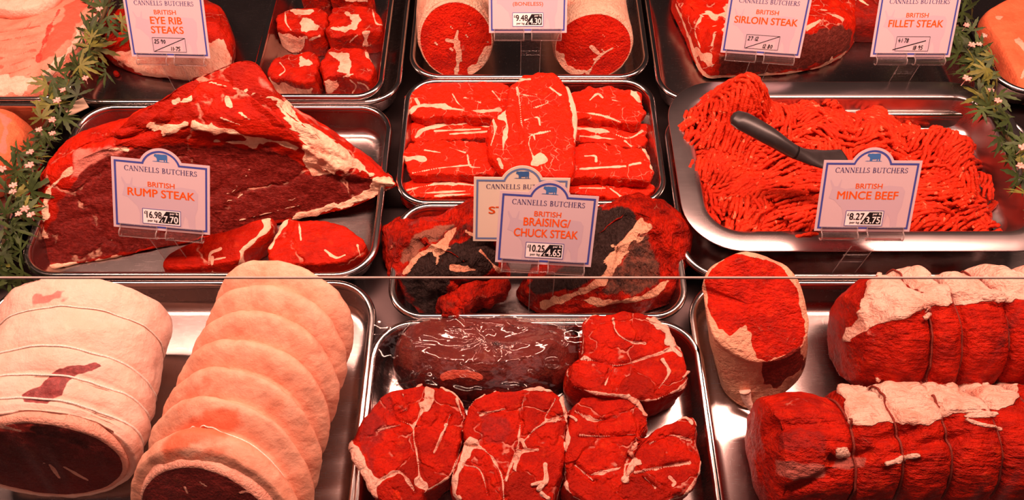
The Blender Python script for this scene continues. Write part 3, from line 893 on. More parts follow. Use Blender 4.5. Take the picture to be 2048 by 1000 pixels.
m.build('rump_joint', M_RUMP, 'large rump joint with dark cut face, bright top and thick cream fat ridge', 'meat')

def lying_steak(name, outline, zt, zb, label, mat, group, lines=(), polys=(), seed=0, **kw):
    m = slab(outline, zt, zb, seed=seed, **kw)
    for ch, wd, *p in lines: m.line(ch, wd, *p)
    for ch, sft, p in polys: m.poly(ch, p, sft)
    return m.build(name, mat, label, 'steak', group)
G = 'cut rump steaks in front of the rump joint'
lying_steak('rump_steak', [(326, 532), (345, 500), (395, 478), (450, 462), (505, 442), (532, 436), (546, 438), (540, 458), (520, 478), (492, 498), (478, 520), (440, 528), (390, 536)], .040, ZT,
            'rump steak nearest the tag, white fat strip along its right end', M_RUMP, G,
            [(0, 12, [(536, 438), (532, 458), (508, 480), (484, 502)]), (0, 6, [(440, 498), (420, 510), (418, 545)]), (0, 12, [(424, 515), (424, 548)]), (0, 4, [(450, 515), (425, 520)])],
            [(0, 3, [(480, 502), (490, 500), (486, 540), (478, 548)])], seed=51, amp=.0018)
lying_steak('rump_steak', [(534, 500), (550, 468), (562, 444), (574, 437), (600, 440), (650, 443), (692, 455), (714, 466), (730, 482), (724, 505), (700, 520), (665, 528), (600, 530), (545, 528)], .040, ZT,
            'rump steak by the front right tray corner, white fat strip along its left end', M_RUMP, G,
            [(0, 11, [(570, 440), (554, 466), (540, 496)]), (0, 3, [(598, 446), (602, 480)]), (0, 4, [(650, 500), (672, 515), (690, 510)]), (0, 4, [(715, 490), (722, 515)])], seed=52, amp=.002, jag=.0015)

# ------------------------------------------------------------------ chuck slices
G = 'marbled chuck slices in the centre tray'
def chuck(outline, zt, zb, label, lines, seed, polys=(), **kw):
    kw.setdefault('nt', 300); kw.setdefault('n_top', 64)
    kw.setdefault('edge', .0035)
    m = slab(outline, zt, zb, seed=seed, amp=.0018, scale=40, jag=.0032, under=.97, bulge=.008, dome=.0015, **kw)
    m.rough(.0006, 160, 2, seed + 50)
    for wd, *p in lines: m.line(0, max(wd, 4), *p)
    for p in polys: m.poly(0, p, 3)
    return m.build('chuck_slice', M_CHUCK, label, 'meat', G)
chuck([(815, 250), (840, 238), (920, 236), (1000, 238), (1018, 255), (1010, 272), (960, 276), (890, 278), (836, 284), (816, 274)], .026, ZT, 'lower chuck slice of the back left stack', [(9, [(832, 274), (850, 258), (910, 246), (980, 252)]), (4, [(870, 262), (960, 258)]), (4, [(900, 268), (990, 262)])], 61)
chuck([(811, 198), (822, 178), (846, 168), (900, 164), (960, 164), (1008, 168), (1030, 182), (1030, 216), (1004, 232), (950, 234), (890, 232), (846, 236), (822, 228)], .042, .026, 'upper chuck slice of the back left stack, white seam on its front', [(9, [(822, 222), (838, 212), (880, 212), (900, 216)]), (8, [(838, 210), (832, 198)]), (5, [(890, 216), (960, 222), (1000, 220)]), (3, [(905, 188), (915, 205), (930, 218)]), (3, [(985, 182), (1000, 200)]), (3, [(930, 195), (960, 205)])], 62)
chuck([(1145, 250), (1190, 244), (1250, 250), (1292, 246), (1298, 266), (1290, 288), (1262, 296), (1200, 286), (1150, 282)], .026, ZT, 'lower chuck slice of the back right stack', [(8, [(1150, 256), (1210, 262), (1256, 276), (1284, 262)]), (9, [(1250, 282), (1262, 292)]), (4, [(1160, 272), (1230, 278)])], 63)
chuck([(1130, 190), (1160, 178), (1210, 172), (1256, 178), (1280, 186), (1288, 205), (1286, 232), (1274, 246), (1230, 244), (1180, 236), (1140, 236)], .042, .026, 'upper chuck slice of the back right stack, fat tip at its far corner', [(10, [(1266, 182), (1276, 200)]), (4, [(1140, 222), (1200, 230), (1240, 244)]), (3, [(1180, 200), (1195, 188), (1205, 195)]), (3, [(1225, 200), (1250, 205)])], 64)
chuck([(802, 372), (820, 358), (880, 352), (960, 350), (1020, 352), (1030, 375), (1010, 392), (930, 394), (860, 396), (812, 392)], .030, ZT, 'lower chuck slice of the front left stack', [(6, [(815, 380), (850, 372), (900, 366), (960, 372)]), (4, [(840, 386), (930, 382)]), (3, [(870, 392), (940, 388)])], 65)
chuck([(804, 312), (812, 292), (836, 282), (900, 280), (960, 284), (1010, 290), (1020, 320), (1006, 344), (950, 350), (880, 348), (826, 350), (812, 335)], .046, .030, 'upper chuck slice of the front left stack', [(9, [(804, 318), (830, 316), (850, 320)]), (4, [(826, 346), (880, 336), (940, 330)]), (4, [(935, 310), (940, 332), (960, 335)]), (3, [(850, 300), (880, 305)]), (3, [(900, 295), (930, 305)])], 66)
chuck([(1130, 362), (1190, 358), (1250, 362), (1300, 368), (1306, 384), (1280, 396), (1220, 394), (1140, 386)], .030, ZT, 'lower chuck slice of the front right stack', [(7, [(1150, 364), (1200, 366), (1230, 384), (1240, 392)]), (5, [(1160, 376), (1210, 376)])], 67)
chuck([(1135, 300), (1170, 286), (1210, 284), (1256, 296), (1290, 296), (1302, 318), (1308, 344), (1296, 360), (1240, 356), (1190, 352), (1140, 352)], .046, .030, 'upper chuck slice of the front right stack, fat edge on its right', [(9, [(1288, 296), (1300, 320), (1304, 335)]), (4, [(1170, 312), (1190, 312), (1192, 322)]), (4, [(1260, 330), (1280, 326)]), (2, [(1160, 338), (1250, 332)])], 68)
m = slab([(1018, 175), (1034, 156), (1060, 146), (1088, 141), (1116, 148), (1132, 166), (1142, 200), (1148, 250), (1150, 305), (1146, 345), (1120, 356), (1080, 352), (1040, 350), (1008, 340), (988, 318), (974, 290), (974, 258), (990, 232), (1014, 212)], .066, .044, sy=.03, seed=69, nt=360, n_top=90, amp=.002, scale=35, jag=.0018, edge=.006, dome=.003)
m.rough(.0006, 160, 2, 99)
m.crease([[(1032, 180), (1040, 250), (1046, 300)]], .003, .004)
for wd, *p in [(12, [(976, 228), (1004, 222), (1008, 232)]), (8, [(1006, 232), (1014, 250), (1008, 280), (1006, 300)]), (14, [(998, 318), (1004, 336)]), (12, [(1066, 326), (1078, 312), (1086, 318)]), (5, [(1060, 275), (1058, 290), (1068, 318)]), (4, [(1034, 175), (1040, 210), (1044, 250), (1060, 268), (1100, 262)]), (3, [(1048, 190), (1080, 195), (1095, 205), (1060, 218)]), (3, [(1050, 240), (1075, 235), (1080, 250)]), (3, [(1100, 175), (1120, 190)]), (4, [(984, 235), (990, 260), (982, 290)]), (14, [(1028, 160), (1060, 158)]), (4, [(1056, 275), (1066, 270), (1070, 280)])]:
    m.line(0, max(wd, 4), *p)
oc = m.build('chuck_slice', M_CHUCK, 'single chuck slice laid crosswise on top of the other chuck slices', 'meat', G)
m2 = slab([(1126, 176), (1136, 172), (1146, 195), (1154, 230), (1154, 262), (1148, 290), (1140, 282), (1140, 250), (1134, 210)], .064, .052, seed=70, nt=90, n_top=20, n_side=10, edge=.003, dome=.001, amp=.001)
m2.where(0, lambda V: np.ones(len(V)))
m2.build('fat_strip', M_CHUCK, 'pale fat strip', parent=oc)

# ------------------------------------------------------------------ braising joints
G = 'dark crusted braising joints'
m = loft([[(775, 505, .008), (800, 590, .008), (880, 640, .010), (940, 630, .008), (1000, 600, .008), (1016, 570, .008), (1010, 500, .008), (960, 430, .008), (860, 440, .008), (790, 460, .008)],
          [(764, 480, .030), (790, 565, .026), (872, 622, .024), (934, 616, .022), (1000, 586, .020), (1018, 556, .022), (1012, 480, .03), (960, 410, .03), (860, 428, .03), (780, 448, .03)],
          [(766, 466, .046), (796, 540, .044), (876, 592, .044), (925, 590, .040), (986, 574, .034), (1014, 548, .036), (1010, 460, .05), (965, 396, .05), (870, 424, .045), (786, 446, .045)],
          [(790, 458, .056), (830, 510, .062), (890, 550, .064), (930, 562, .058), (970, 552, .054), (1000, 520, .056), (1000, 450, .062), (960, 405, .062), (880, 426, .055), (812, 446, .054)],
          [(820, 456, .062), (860, 488, .074), (905, 505, .078), (930, 520, .074), (950, 512, .072), (970, 490, .072), (970, 450, .072), (940, 425, .068), (890, 435, .062), (840, 448, .060)]],
         nt=280, nr=120, seed=81, amp=.0065, scale=22, zmin=.0055)
m.rough(.0028, 70, 3, 82, .0055)
m.crease([[(880, 515), (870, 545), (880, 600)], [(905, 560), (960, 585), (1010, 560)], [(800, 520), (830, 490), (880, 470)], [(930, 580), (935, 615)]], .005, .005)
m.poly(1, [(812, 530), (850, 500), (890, 492), (950, 470), (985, 480), (1000, 530), (960, 560), (905, 558), (895, 590), (860, 632), (815, 590), (800, 560)], 8)
m.poly(1, [(930, 440), (980, 420), (990, 470), (940, 480), (880, 490), (870, 475)], 6, val=.55)
m.poly(2, [(800, 520), (830, 470), (880, 452), (905, 450), (860, 490), (820, 525), (800, 545)], 8)
m.line(0, 18, [(905, 462), (890, 482), (876, 500)])
m.line(0, 9, [(870, 492), (835, 515), (808, 545)], [(930, 462), (945, 470)], [(905, 535), (950, 540)], val=.85)
m.line(0, 5, [(880, 500), (872, 530)], [(945, 535), (952, 540)], [(960, 500), (1000, 545)], val=.7)
bl = m.build('braising_joint', M_BRAISE, 'black crusted braising joint with red lobes, left of its price tag', 'meat', G)
for ol, zt_ in (([(904, 574), (935, 562), (975, 560), (1010, 552), (1018, 566), (1004, 586), (970, 600), (930, 604), (906, 594)], .052), ([(874, 602), (892, 588), (918, 586), (936, 598), (938, 618), (916, 632), (886, 630)], .050)  ):
    mm = slab(ol, zt_, zt_ - .022, nt=110, n_top=26, n_side=12, dome=.005, edge=.007, bulge=.06, under=.9, seed=int(zt_ * 1e4), amp=.0045, scale=45, jag=.003)
    mm.rough(.0012, 120, 3, 3)
    mm.poly(1, ol, 30, val=.45)
    mm.build('lean_flap', M_BRAISE, 'red lean flap', parent=bl)
m = loft([[(1035, 600, .008), (1100, 634, .008), (1200, 640, .008), (1300, 622, .008), (1352, 600, .008), (1368, 560, .008), (1362, 480, .008), (1300, 420, .008), (1200, 420, .008), (1120, 480, .008), (1050, 560, .008)],
          [(1040, 586, .022), (1100, 618, .024), (1200, 622, .024), (1296, 606, .024), (1350, 586, .024), (1370, 535, .03), (1374, 460, .03), (1300, 405, .03), (1200, 405, .03), (1120, 460, .03), (1055, 545, .025)],
          [(1052, 578, .032), (1110, 600, .036), (1200, 604, .036), (1290, 590, .036), (1344, 572, .036), (1364, 520, .045), (1370, 450, .05), (1305, 400, .05), (1210, 402, .05), (1130, 455, .045), (1066, 545, .035)],
          [(1080, 572, .038), (1140, 580, .044), (1210, 576, .046), (1280, 562, .046), (1325, 545, .048), (1345, 505, .056), (1350, 450, .066), (1300, 408, .068), (1225, 410, .064), (1150, 460, .056), (1095, 545, .042)],
          [(1130, 560, .044), (1170, 560, .048), (1215, 545, .052), (1262, 530, .054), (1290, 515, .056), (1305, 485, .064), (1310, 450, .074), (1285, 425, .076), (1240, 430, .072), (1190, 470, .062), (1145, 530, .048)]],
         nt=280, nr=120, seed=83, amp=.0055, scale=20, zmin=.0055)
m.rough(.0024, 70, 3, 84, .0055)
m.crease([[(1290, 450), (1330, 520), (1340, 560)], [(1330, 430), (1355, 480), (1345, 520)], [(1240, 500), (1225, 560)]], .005, .006)
m.crease([[(1262 + k * 9, 470 + k * 3), (1246 + k * 12, 590 - k * 4)] for k in range(5)], .002, .003)
m.poly(1, [(1190, 415), (1250, 412), (1285, 440), (1280, 455), (1240, 500), (1200, 550), (1140, 580), (1070, 590), (1050, 570), (1120, 540), (1180, 480)], 9, val=.9)
m.poly(1, [(1260, 470), (1300, 470), (1320, 530), (1318, 570), (1270, 590), (1180, 592), (1220, 550), (1245, 510)], 8, val=.6)
m.poly(2, [(1258, 470), (1296, 466), (1316, 530), (1312, 572), (1262, 588), (1200, 590), (1230, 540)], 8, val=.75)
m.line(0, 20, [(1286, 452), (1262, 470), (1245, 500), (1228, 530)])
m.line(0, 16, [(1228, 530), (1205, 560), (1160, 586), (1110, 602), (1086, 614)])
m.line(0, 12, [(1150, 598), (1220, 606), (1290, 594), (1335, 562)], val=.9)
m.build('braising_joint', M_BRAISE, 'brown braising joint with a long cream fat seam, right of its price tag', 'meat', G)

# ------------------------------------------------------------------ front left rolled joints
def lobes(us, lo=.93, hi=1.02, ends=(.9, .9), pw=.6):
    out = [(us[0], ends[0])]
    for i, (a, b_) in enumerate(zip(us[:-1], us[1:])):
        for k in range(1, 13):
            t = k / 12
            ph = .5 + .5 * t if i == 0 else t          # the first round is cut through its middle
            sv = math.sin(math.pi * ph) ** pw
            e0 = ends[0] / hi if i == 0 else 1.0
            out.append((a + (b_ - a) * t, (lo + (hi - lo) * sv) * (e0 + (1 - e0) * min(1, t * 2.2))))
    out[0] = (us[0], ends[0])
    out[-1] = (us[-1], ends[1])
    return out

A, B = at(92, 912, .062), at(176, 628, .066)
us = [0, .11, .27, .45, .74, 1.0]
m = roll(A, B, .083, .057, lobes(us, .975, 1.02, (.97, .80)), nt=260, amp=.0058, scale=13, seed=91, front_dome=.0005, tilt=.42, tilt_back=.3)
m.rough(.0008, 80, 3, 92)
m.poly(1, [(84, 768), (118, 738), (160, 728), (200, 726), (206, 734), (160, 748), (136, 762), (122, 790), (92, 804), (48, 806), (40, 790), (62, 780)], 3, val=1.0, wob=5)
m.line(2, 24, [(70, 605), (100, 598), (112, 594)], val=.9)
m.line(2, 20, [(50, 562), (80, 553), (110, 552)], val=.9)
lo = m.build('rolled_loin_joint', M_LOIN, 'thick white fatted rolled joint with dark lean end, front left corner', 'meat', 'rolled pale joints in the front left tray')
for k, u in enumerate(us[1:-1]):
    string_loop(m, u, .975, .0011 if k < 3 else .0007, lo, M_STRING)
Gf = [m.ring(0, .86, q) - m.ax * (.0040 + .003 * (1 - q * q)) for q in np.linspace(.03, 1, 46)] + [m.ring(0, .86, 1.035) - m.ax * .0032, m.ring(0, .86, 1.045) + m.ax * .006, m.ring(0, .86, .1) + m.ax * .006]
fm = Meat(np.array(Gf)).rough(.0012, 45, 4, 93)
fm.line(0, 5, [(100, 930), (118, 955)], [(-10, 850), (40, 862)], [(130, 935), (175, 960)])
fm.poly(2, [(-30, 838), (60, 842), (130, 858), (60, 868), (-30, 860)], 8, val=.8)
fm.line(1, 26, [(70, 858), (140, 880), (200, 905)], val=.8)
fm.C[44 * fm.nt:, 0] = 1; fm.C[44 * fm.nt:, 2] = 0
fm.build('cut_face', M_PORKFACE, 'dark lean cut face', parent=lo)

A, B = at(426, 1040, .056), at(578, 622, .086)
us = [0, .135, .27, .415, .565, .71, .855, 1.0]
m = roll(A, B, .080, .056, [(u_, s_ * (1 - .16 * u_)) for u_, s_ in lobes(us, .82, 1.05, (1.0, .80))], nt=260, amp=.0022, scale=22, seed=95, front_dome=.0005, tilt=.95, tilt_back=.9)
m.rough(.0006, 120, 3, 96)
m.poly(2, [(312, 900), (350, 850), (410, 818), (480, 812), (486, 850), (450, 880), (400, 890), (330, 925)], 18, val=.8)
m.poly(2, [(345, 820), (370, 770), (410, 745), (430, 760), (400, 800), (360, 840)], 14, val=.55)
m.poly(2, [(270, 975), (320, 920), (400, 895), (470, 890), (440, 915), (340, 945)], 12, val=.6)
ro = m.build('rolled_shoulder_joint', M_PORKFAT, 'long pale lobed rolled joint, tied in seven rounds, beside the white fatted one', 'meat', 'rolled pale joints in the front left tray')
for u in us[1:-1]: string_loop(m, u, .82 * (1 - .16 * u), .0006, ro, M_STRING)
Gf = [m.ring(0, .86, q) - m.ax * (.0065 + .003 * (1 - q * q)) for q in np.linspace(.03, 1, 46)] + [m.ring(0, .88, q) + m.ax * .002 for q in (1, .5, .1)]
fm = Meat(np.array(Gf)).rough(.0010, 45, 4, 97)
fm.line(0, 4, [(400, 965), (412, 972)], [(370, 975), (375, 985)], [(480, 985), (540, 975)], val=.8)
fm.C[44 * fm.nt:, 0] = 1; fm.C[44 * fm.nt:, 2] = 0
fm.build('cut_face', M_PORKFACE, 'dark lean cut face', parent=ro)

# ------------------------------------------------------------------ front centre: wrapped cut and leg slices
m = loft([[(790, 745, .008), (830, 790, .008), (920, 810, .008), (1020, 810, .008), (1110, 790, .008), (1150, 745, .008), (1150, 690, .008), (1100, 660, .008), (960, 655, .008), (830, 665, .008)],
          [(785, 720, .026), (825, 768, .026), (920, 788, .028), (1020, 788, .028), (1112, 766, .028), (1152, 715, .03), (1145, 670, .03), (1090, 645, .03), (960, 640, .03), (826, 650, .03)],
          [(798, 700, .042), (840, 738, .044), (925, 755, .046), (1015, 754, .046), (1100, 732, .046), (1136, 690, .046), (1130, 662, .044), (1080, 645, .044), (960, 640, .044), (838, 650, .044)],
          [(830, 690, .050), (868, 715, .054), (930, 722, .056), (1010, 722, .056), (1074, 710, .056), (1104, 686, .056), (1098, 668, .052), (1060, 656, .050), (960, 652, .050), (864, 660, .050)]],
         nt=420, nr=150, seed=101, amp=.003, scale=22, zmin=.006)
m.poly(1, [(790, 730), (840, 752), (920, 765), (1020, 762), (1110, 745), (1110, 800), (900, 815), (800, 780)], 8, val=.85)
m.line(0, 18, [(885, 752), (920, 746), (955, 752)], val=.8)
film_grid = m.V[:-2].reshape(m.nr, m.nt, 3).copy()
wr = m.build('wrapped_meat_pack', M_LIVER, 'dark red cut sealed in crinkled clear plastic, behind the leg slices', 'meat', None)
fl = Meat(film_grid)
rw = np.random.default_rng(8)
fl.V = fl.V + fl.normals() * (.0028 + .0016 * fbm(fl.V, 40, 3, 103))[:, None]
folds = []
for k in range(26):
    x, y = rw.uniform(800, 1135), rw.uniform(648, 775)
    a = rw.uniform(0, 6.28); pts = [(x, y)]
    for j in range(rw.integers(3, 7)):
        a += rw.normal() * .7
        x += math.cos(a) * 14; y += math.sin(a) * 9
        pts.append((x, y))
    folds.append(pts)
fl.crease(folds, -.0042, .0017)
fl.rough(.0003, 120, 2, 104)
fl.V[:, 2] = np.maximum(fl.V[:, 2], .0058)
link_mesh('plastic_wrap', fl.V, fl.F, M_FILM, wr)

def sheet(pts, z, seed, name, parent, mat, amp=.006, n=26):
    c = [np.array(at(x, y, zz)) for (x, y), zz in zip(pts, z)]
    V, Fc = [], []
    for i in range(n + 1):
        for j in range(n + 1):
            a, b_ = i / n, j / n
            V.append(c[0] * (1 - a) * (1 - b_) + c[1] * a * (1 - b_) + c[2] * a * b_ + c[3] * (1 - a) * b_)
    V = np.array(V)
    V[:, 2] += amp * np.abs(fbm(V, 40, 3, seed))
    return link_mesh(name, V, grid_faces(n + 1, n + 1, False), mat, parent)
sheet([(748, 642), (808, 655), (800, 720), (752, 712)], [.044, .048, .03, .042], 105, 'wrap_flap', wr, M_FILM)
sheet([(1118, 655), (1172, 640), (1160, 705), (1130, 710)], [.05, .052, .05, .048], 106, 'wrap_flap', wr, M_FILM)
sheet([(985, 732), (1112, 772), (1080, 785), (960, 790)], [.062, .05, .046, .05], 107, 'wrap_flap', wr, M_FILM, amp=.003)

G = 'leg slices in the front centre tray'
def leg(outline, zt, label, fats, seams, darks, seed, sy=-.05, ctr=None, zb=ZT, seamd=.005):
    m = slab(outline, zt, zb, sy=sy, nt=360, dome=.003, edge=.005, bulge=.03, under=.96, seed=seed, amp=.0030, scale=34, ctr=ctr, n_top=96, jag=.0012)
    m.crease(seams, seamd * .7, .0022)
    m.rough(.0006, 130, 3, seed + 1)
    for p in darks: m.poly(1, p, 10, val=.6)
    for wd, *p in fats: m.line(0, wd, *p)
    for p in seams: m.line(0, 5.5, p, val=.60)
    m.line(0, 5.5, outline + outline[:1], val=.66)
    m.puff(.0025, 70, seed, .5)
    return m.build('leg_slice', M_SHIN, label, 'meat', G)
leg([(1166, 652), (1182, 632), (1215, 628), (1258, 621), (1302, 628), (1332, 646), (1350, 680), (1372, 708), (1376, 742), (1366, 772), (1338, 788), (1300, 800), (1250, 794), (1200, 786), (1152, 774), (1136, 748), (1142, 722), (1164, 706)], .060,
    'folded leg slice with a white fat rim, at the back right of its tray',
    [(20, [(1250, 620), (1290, 626), (1322, 645), (1344, 680)]), (6, [(1350, 700), (1362, 710)]), (4, [(1325, 720), (1338, 745), (1318, 776)]), (4, [(1366, 755), (1372, 745)])],
    [[(1160, 716), (1200, 724), (1240, 730), (1290, 716), (1340, 700)], [(1226, 640), (1236, 668), (1262, 684), (1290, 686)], [(1226, 732), (1210, 770)]], [], 111, sy=-.05)
leg([(704, 892), (708, 868), (724, 832), (748, 806), (768, 784), (800, 774), (838, 770), (872, 774), (906, 790), (924, 812), (928, 848), (922, 890), (910, 925), (898, 952), (872, 972), (850, 985), (838, 1010), (780, 1020), (752, 1000), (732, 960), (712, 925)], .056,
    'leftmost leg slice, fat strip down its left edge',
    [(15, [(702, 884), (716, 915), (736, 955), (752, 992)]), (14, [(862, 786), (852, 812)]), (7, [(800, 776), (838, 772)]), (9, [(838, 965), (852, 978)]), (4, [(868, 905), (878, 880), (892, 850)]), (5, [(912, 800), (926, 840)])],
    [[(778, 800), (790, 835), (824, 852), (828, 880), (836, 925), (840, 970)], [(846, 815), (830, 850)], [(900, 830), (880, 880), (868, 905)], [(756, 860), (800, 850)], [(760, 960), (800, 945), (830, 985)], [(806, 790), (812, 815), (800, 825)]],
    [[(710, 870), (745, 815), (780, 850), (750, 900), (760, 960), (735, 950)]], 113)
leg([(926, 858), (932, 828), (950, 804), (976, 788), (1008, 779), (1055, 777), (1100, 782), (1126, 800), (1134, 830), (1132, 880), (1128, 940), (1116, 985), (1105, 1015), (1030, 1030), (950, 1030), (915, 1000), (906, 965), (916, 920), (926, 890)], .060,
    'large middle leg slice, fat flap at its lower left',
    [(16, [(906, 975), (918, 940), (934, 895)]), (9, [(1000, 780), (1055, 777), (1098, 783)]), (7, [(1122, 800), (1132, 840), (1130, 900)]), (6, [(1090, 930), (1092, 960), (1078, 978)]), (8, [(1084, 990), (1096, 996)]), (4, [(1064, 970), (1086, 965)]), (4, [(1044, 880), (1050, 895)])],
    [[(930, 888), (975, 905), (1002, 950), (1008, 1000)], [(1046, 800), (1040, 850), (1036, 890), (1022, 930), (1012, 960)], [(1110, 800), (1090, 840), (1130, 830)], [(1126, 838), (1080, 850), (1050, 880)], [(960, 830), (985, 822), (1010, 818)], [(1030, 940), (1040, 905), (1075, 900)], [(930, 930), (960, 940), (975, 990)]],
    [[(960, 830), (1010, 820), (1030, 860), (1000, 900), (950, 880)]], 115)
leg([(1136, 850), (1140, 822), (1156, 800), (1184, 786), (1226, 783), (1266, 795), (1288, 818), (1298, 846), (1282, 872), (1300, 868), (1318, 852), (1352, 842), (1372, 832), (1384, 838), (1396, 868), (1402, 905), (1396, 950), (1376, 980), (1340, 1000), (1280, 1012), (1200, 1015), (1140, 985), (1130, 950), (1134, 900)], .058,
    'rightmost leg slice, split at the top with a pale fat tip',
    [(12, [(1200, 784), (1240, 786), (1270, 800), (1292, 830)]), (14, [(1368, 832), (1380, 842)]), (10, [(1270, 920), (1258, 940), (1250, 960)]), (5, [(1250, 930), (1278, 922)]), (4, [(1340, 955), (1350, 965), (1346, 970)]), (5, [(1140, 832), (1152, 840)])],
    [[(1150, 822), (1180, 838), (1200, 840), (1230, 835)], [(1160, 870), (1210, 872), (1270, 868)], [(1275, 880), (1250, 935), (1258, 965)], [(1180, 950), (1240, 936)], [(1300, 888), (1340, 870), (1380, 880)], [(1270, 945), (1320, 935), (1380, 925)], [(1290, 955), (1310, 975)], [(1150, 930), (1185, 960)]],
    [], 117, ctr=(1255, 912), seamd=.006)

# ------------------------------------------------------------------ front right joints
m = loft([[(1445, 770, .007), (1470, 806, .007), (1510, 818, .007), (1562, 790, .007), (1604, 748, .007), (1612, 690, .007), (1580, 640, .007), (1520, 625, .007), (1465, 650, .007), (1440, 700, .007)],
          [(1424, 700, .040), (1450, 750, .036), (1506, 770, .034), (1565, 758, .036), (1606, 716, .045), (1612, 640, .05), (1580, 580, .05), (1510, 560, .05), (1448, 590, .05), (1420, 640, .045)],
          [(1408, 610, .076), (1432, 690, .070), (1500, 730, .062), (1570, 722, .064), (1612, 684, .074), (1612, 610, .086), (1580, 545, .092), (1500, 518, .098), (1432, 540, .094), (1408, 575, .085)],
          [(1406, 590, .084), (1430, 676, .080), (1500, 722, .070), (1572, 716, .072), (1614, 676, .080), (1606, 600, .094), (1576, 534, .104), (1496, 505, .110), (1430, 530, .104), (1407, 566, .093)],
          [(1414, 590, .086), (1438, 670, .083), (1500, 710, .074), (1566, 704, .076), (1604, 668, .083), (1596, 600, .097), (1568, 542, .106), (1494, 513, .112), (1436, 538, .106), (1414, 568, .095)]],
         nt=240, nr=80, seed=121, amp=.0016, scale=30)
m.where(0, lambda V: np.ones(len(V)))
m.C[:, 2] = 0
q = proj(m.V)
jr = m
FACEQ = [(1412, 562), (1428, 534), (1456, 514), (1494, 508), (1534, 518), (1566, 542), (1590, 578), (1602, 625), (1610, 668), (1600, 690), (1570, 708), (1534, 722), (1514, 716), (1506, 690), (1502, 664), (1488, 656), (1462, 668), (1436, 658), (1416, 615)]
before = m.C[:, 0].copy()
m.C[:] = 0
m.poly(2, FACEQ, 3)
lean_w = m.C[:, 2].copy()
m.C[:] = 0
m.C[:, 0] = 1 - lean_w
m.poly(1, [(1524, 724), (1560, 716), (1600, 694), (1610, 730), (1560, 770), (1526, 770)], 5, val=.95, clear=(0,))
M_JOINT = meat_mat('trimmed_joint_beef', marble=0.25, mscale=170, mwidth=0.05, lean=(0.640, 0.0158, 0.0015), lean_d=(0.357, 0.0072, 0.0010), fat=(0.80, 0.44, 0.28), fat_p=(0.74, 0.28, 0.18), dark=(0.17, 0.018, 0.012), fiber=0.9, fdir=(.6, 1, 1), bump=.6, rough=.36, fscale=300.0, seed=19.0, edge=.4)
jo = m.build('upright_beef_joint', M_JOINT, 'stubby joint stood on end, oval red cut face turned up, front right tray', 'meat')
v, f = tube(catmull([at(1490, 782, .03), at(1494, 800, .022), at(1504, 820, .014), at(1508, 838, .008)], 14), np.linspace(.006, .0015, 14), 8)
link_mesh('fat_tail', v, f, M_LOIN, jo, paint=np.zeros((len(v), 3)))

G = 'string tied red roasts in the front right tray'
A, B = at(1690, 678, .064), at(2190, 664, .066)
L0 = 2190 - 1690
us = [0, (1799 - 1690) / L0, (1857 - 1690) / L0, (1942 - 1690) / L0, (2028 - 1690) / L0, .84, 1.0]
m = roll(A, B, .060, .064, lobes(us, .83, 1.03, (.70, .9), .38), nt=260, amp=.0018, scale=26, seed=131)
m.rough(.0007, 110, 3, 132)
# fat cover over the top, lean front
m.poly(0, [(1690, 680), (1700, 650), (1720, 620), (1745, 560), (1830, 525), (1950, 530), (2048, 515), (2300, 510), (2300, 590), (2048, 596), (1990, 606), (1930, 612), (1880, 606), (1850, 622), (1800, 640), (1750, 655), (1715, 675)], 8)
m.line(0, 12, [(1800, 780), (1850, 768), (1900, 782), (1942, 768), (1990, 784), (2030, 770), (2080, 780)], val=.8)
m.line(0, 5, [(1755, 752), (1762, 757)], [(1845, 640), (1862, 618)], [(1990, 608), (2020, 604)], val=.9)
m.poly(1, [(1650, 640), (1700, 625), (1712, 650), (1690, 690), (1700, 760), (1660, 720)], 10, val=.5)
m.puff(.006, 40, 6, .6)
o = m.build('tied_roast', M_TIED, 'string tied red roast under a wavy white fat cover, the one behind', 'meat', G)
for k, u in enumerate(us[1:-1]): string_loop(m, u,   .83, .0010, o, M_STRING_R if k != 3 else M_STRING, off=.0016)

A, B = at(1530, 905, .062), at(2140, 892, .062)
L0 = 2140 - 1530
us = [0, (1660 - 1530) / L0, (1746 - 1530) / L0, (1836 - 1530) / L0, (1928 - 1530) / L0, (2014 - 1530) / L0, .9, 1.0]
m = roll(A, B, .054, .058, lobes(us, .84, 1.02, (.88, .9), .38), nt=260, amp=.0022, scale=24, seed=135, front_dome=.008)
m.crease([[(1532, 860), (1560, 850), (1600, 848), (1656, 850)], [(1570, 985), (1620, 968), (1655, 950)], [(1668, 920), (1740, 905)], [(1760, 880), (1830, 860)], [(1850, 890), (1925, 870)]], .006, .005)
m.rough(.0008, 110, 3, 136)
m.poly(0, [(1700, 850), (1690, 800), (1672, 782), (1700, 770), (1760, 768), (1850, 770), (1930, 770), (2040, 765), (2040, 800), (2010, 822), (1960, 826), (1900, 835), (1850, 850), (1800, 848), (1750, 850)], 6)
m.line(0, 14, [(1520, 785), (1545, 786), (1560, 784)], val=.9)
m.line(0, 9, [(1930, 842), (1960, 850), (2000, 858)], [(1770, 925), (1800, 918), (1830, 910)], [(1672, 898), (1690, 905)], [(1930, 835), (1990, 830)], val=.7)
m.poly(2, [(1548, 915), (1590, 925), (1650, 930), (1650, 955), (1590, 965), (1550, 950)], 8, val=.8)
m.poly(2, [(1668, 915), (1700, 910), (1740, 912), (1730, 935), (1690, 940), (1665, 935)], 6, val=.8)
m.poly(1, [(1558, 862), (1600, 852), (1655, 855), (1655, 910), (1600, 905), (1550, 905)], 9, val=.55)
m.puff(.006, 45, 7, .6)
o = m.build('tied_roast', M_TIED, 'string tied red roast nearest the camera, white fat along its top', 'meat', G)
for k, u in enumerate(us[1:-1]): string_loop(m, u, .84, .0011, o, M_STRING_R, off=.0016)

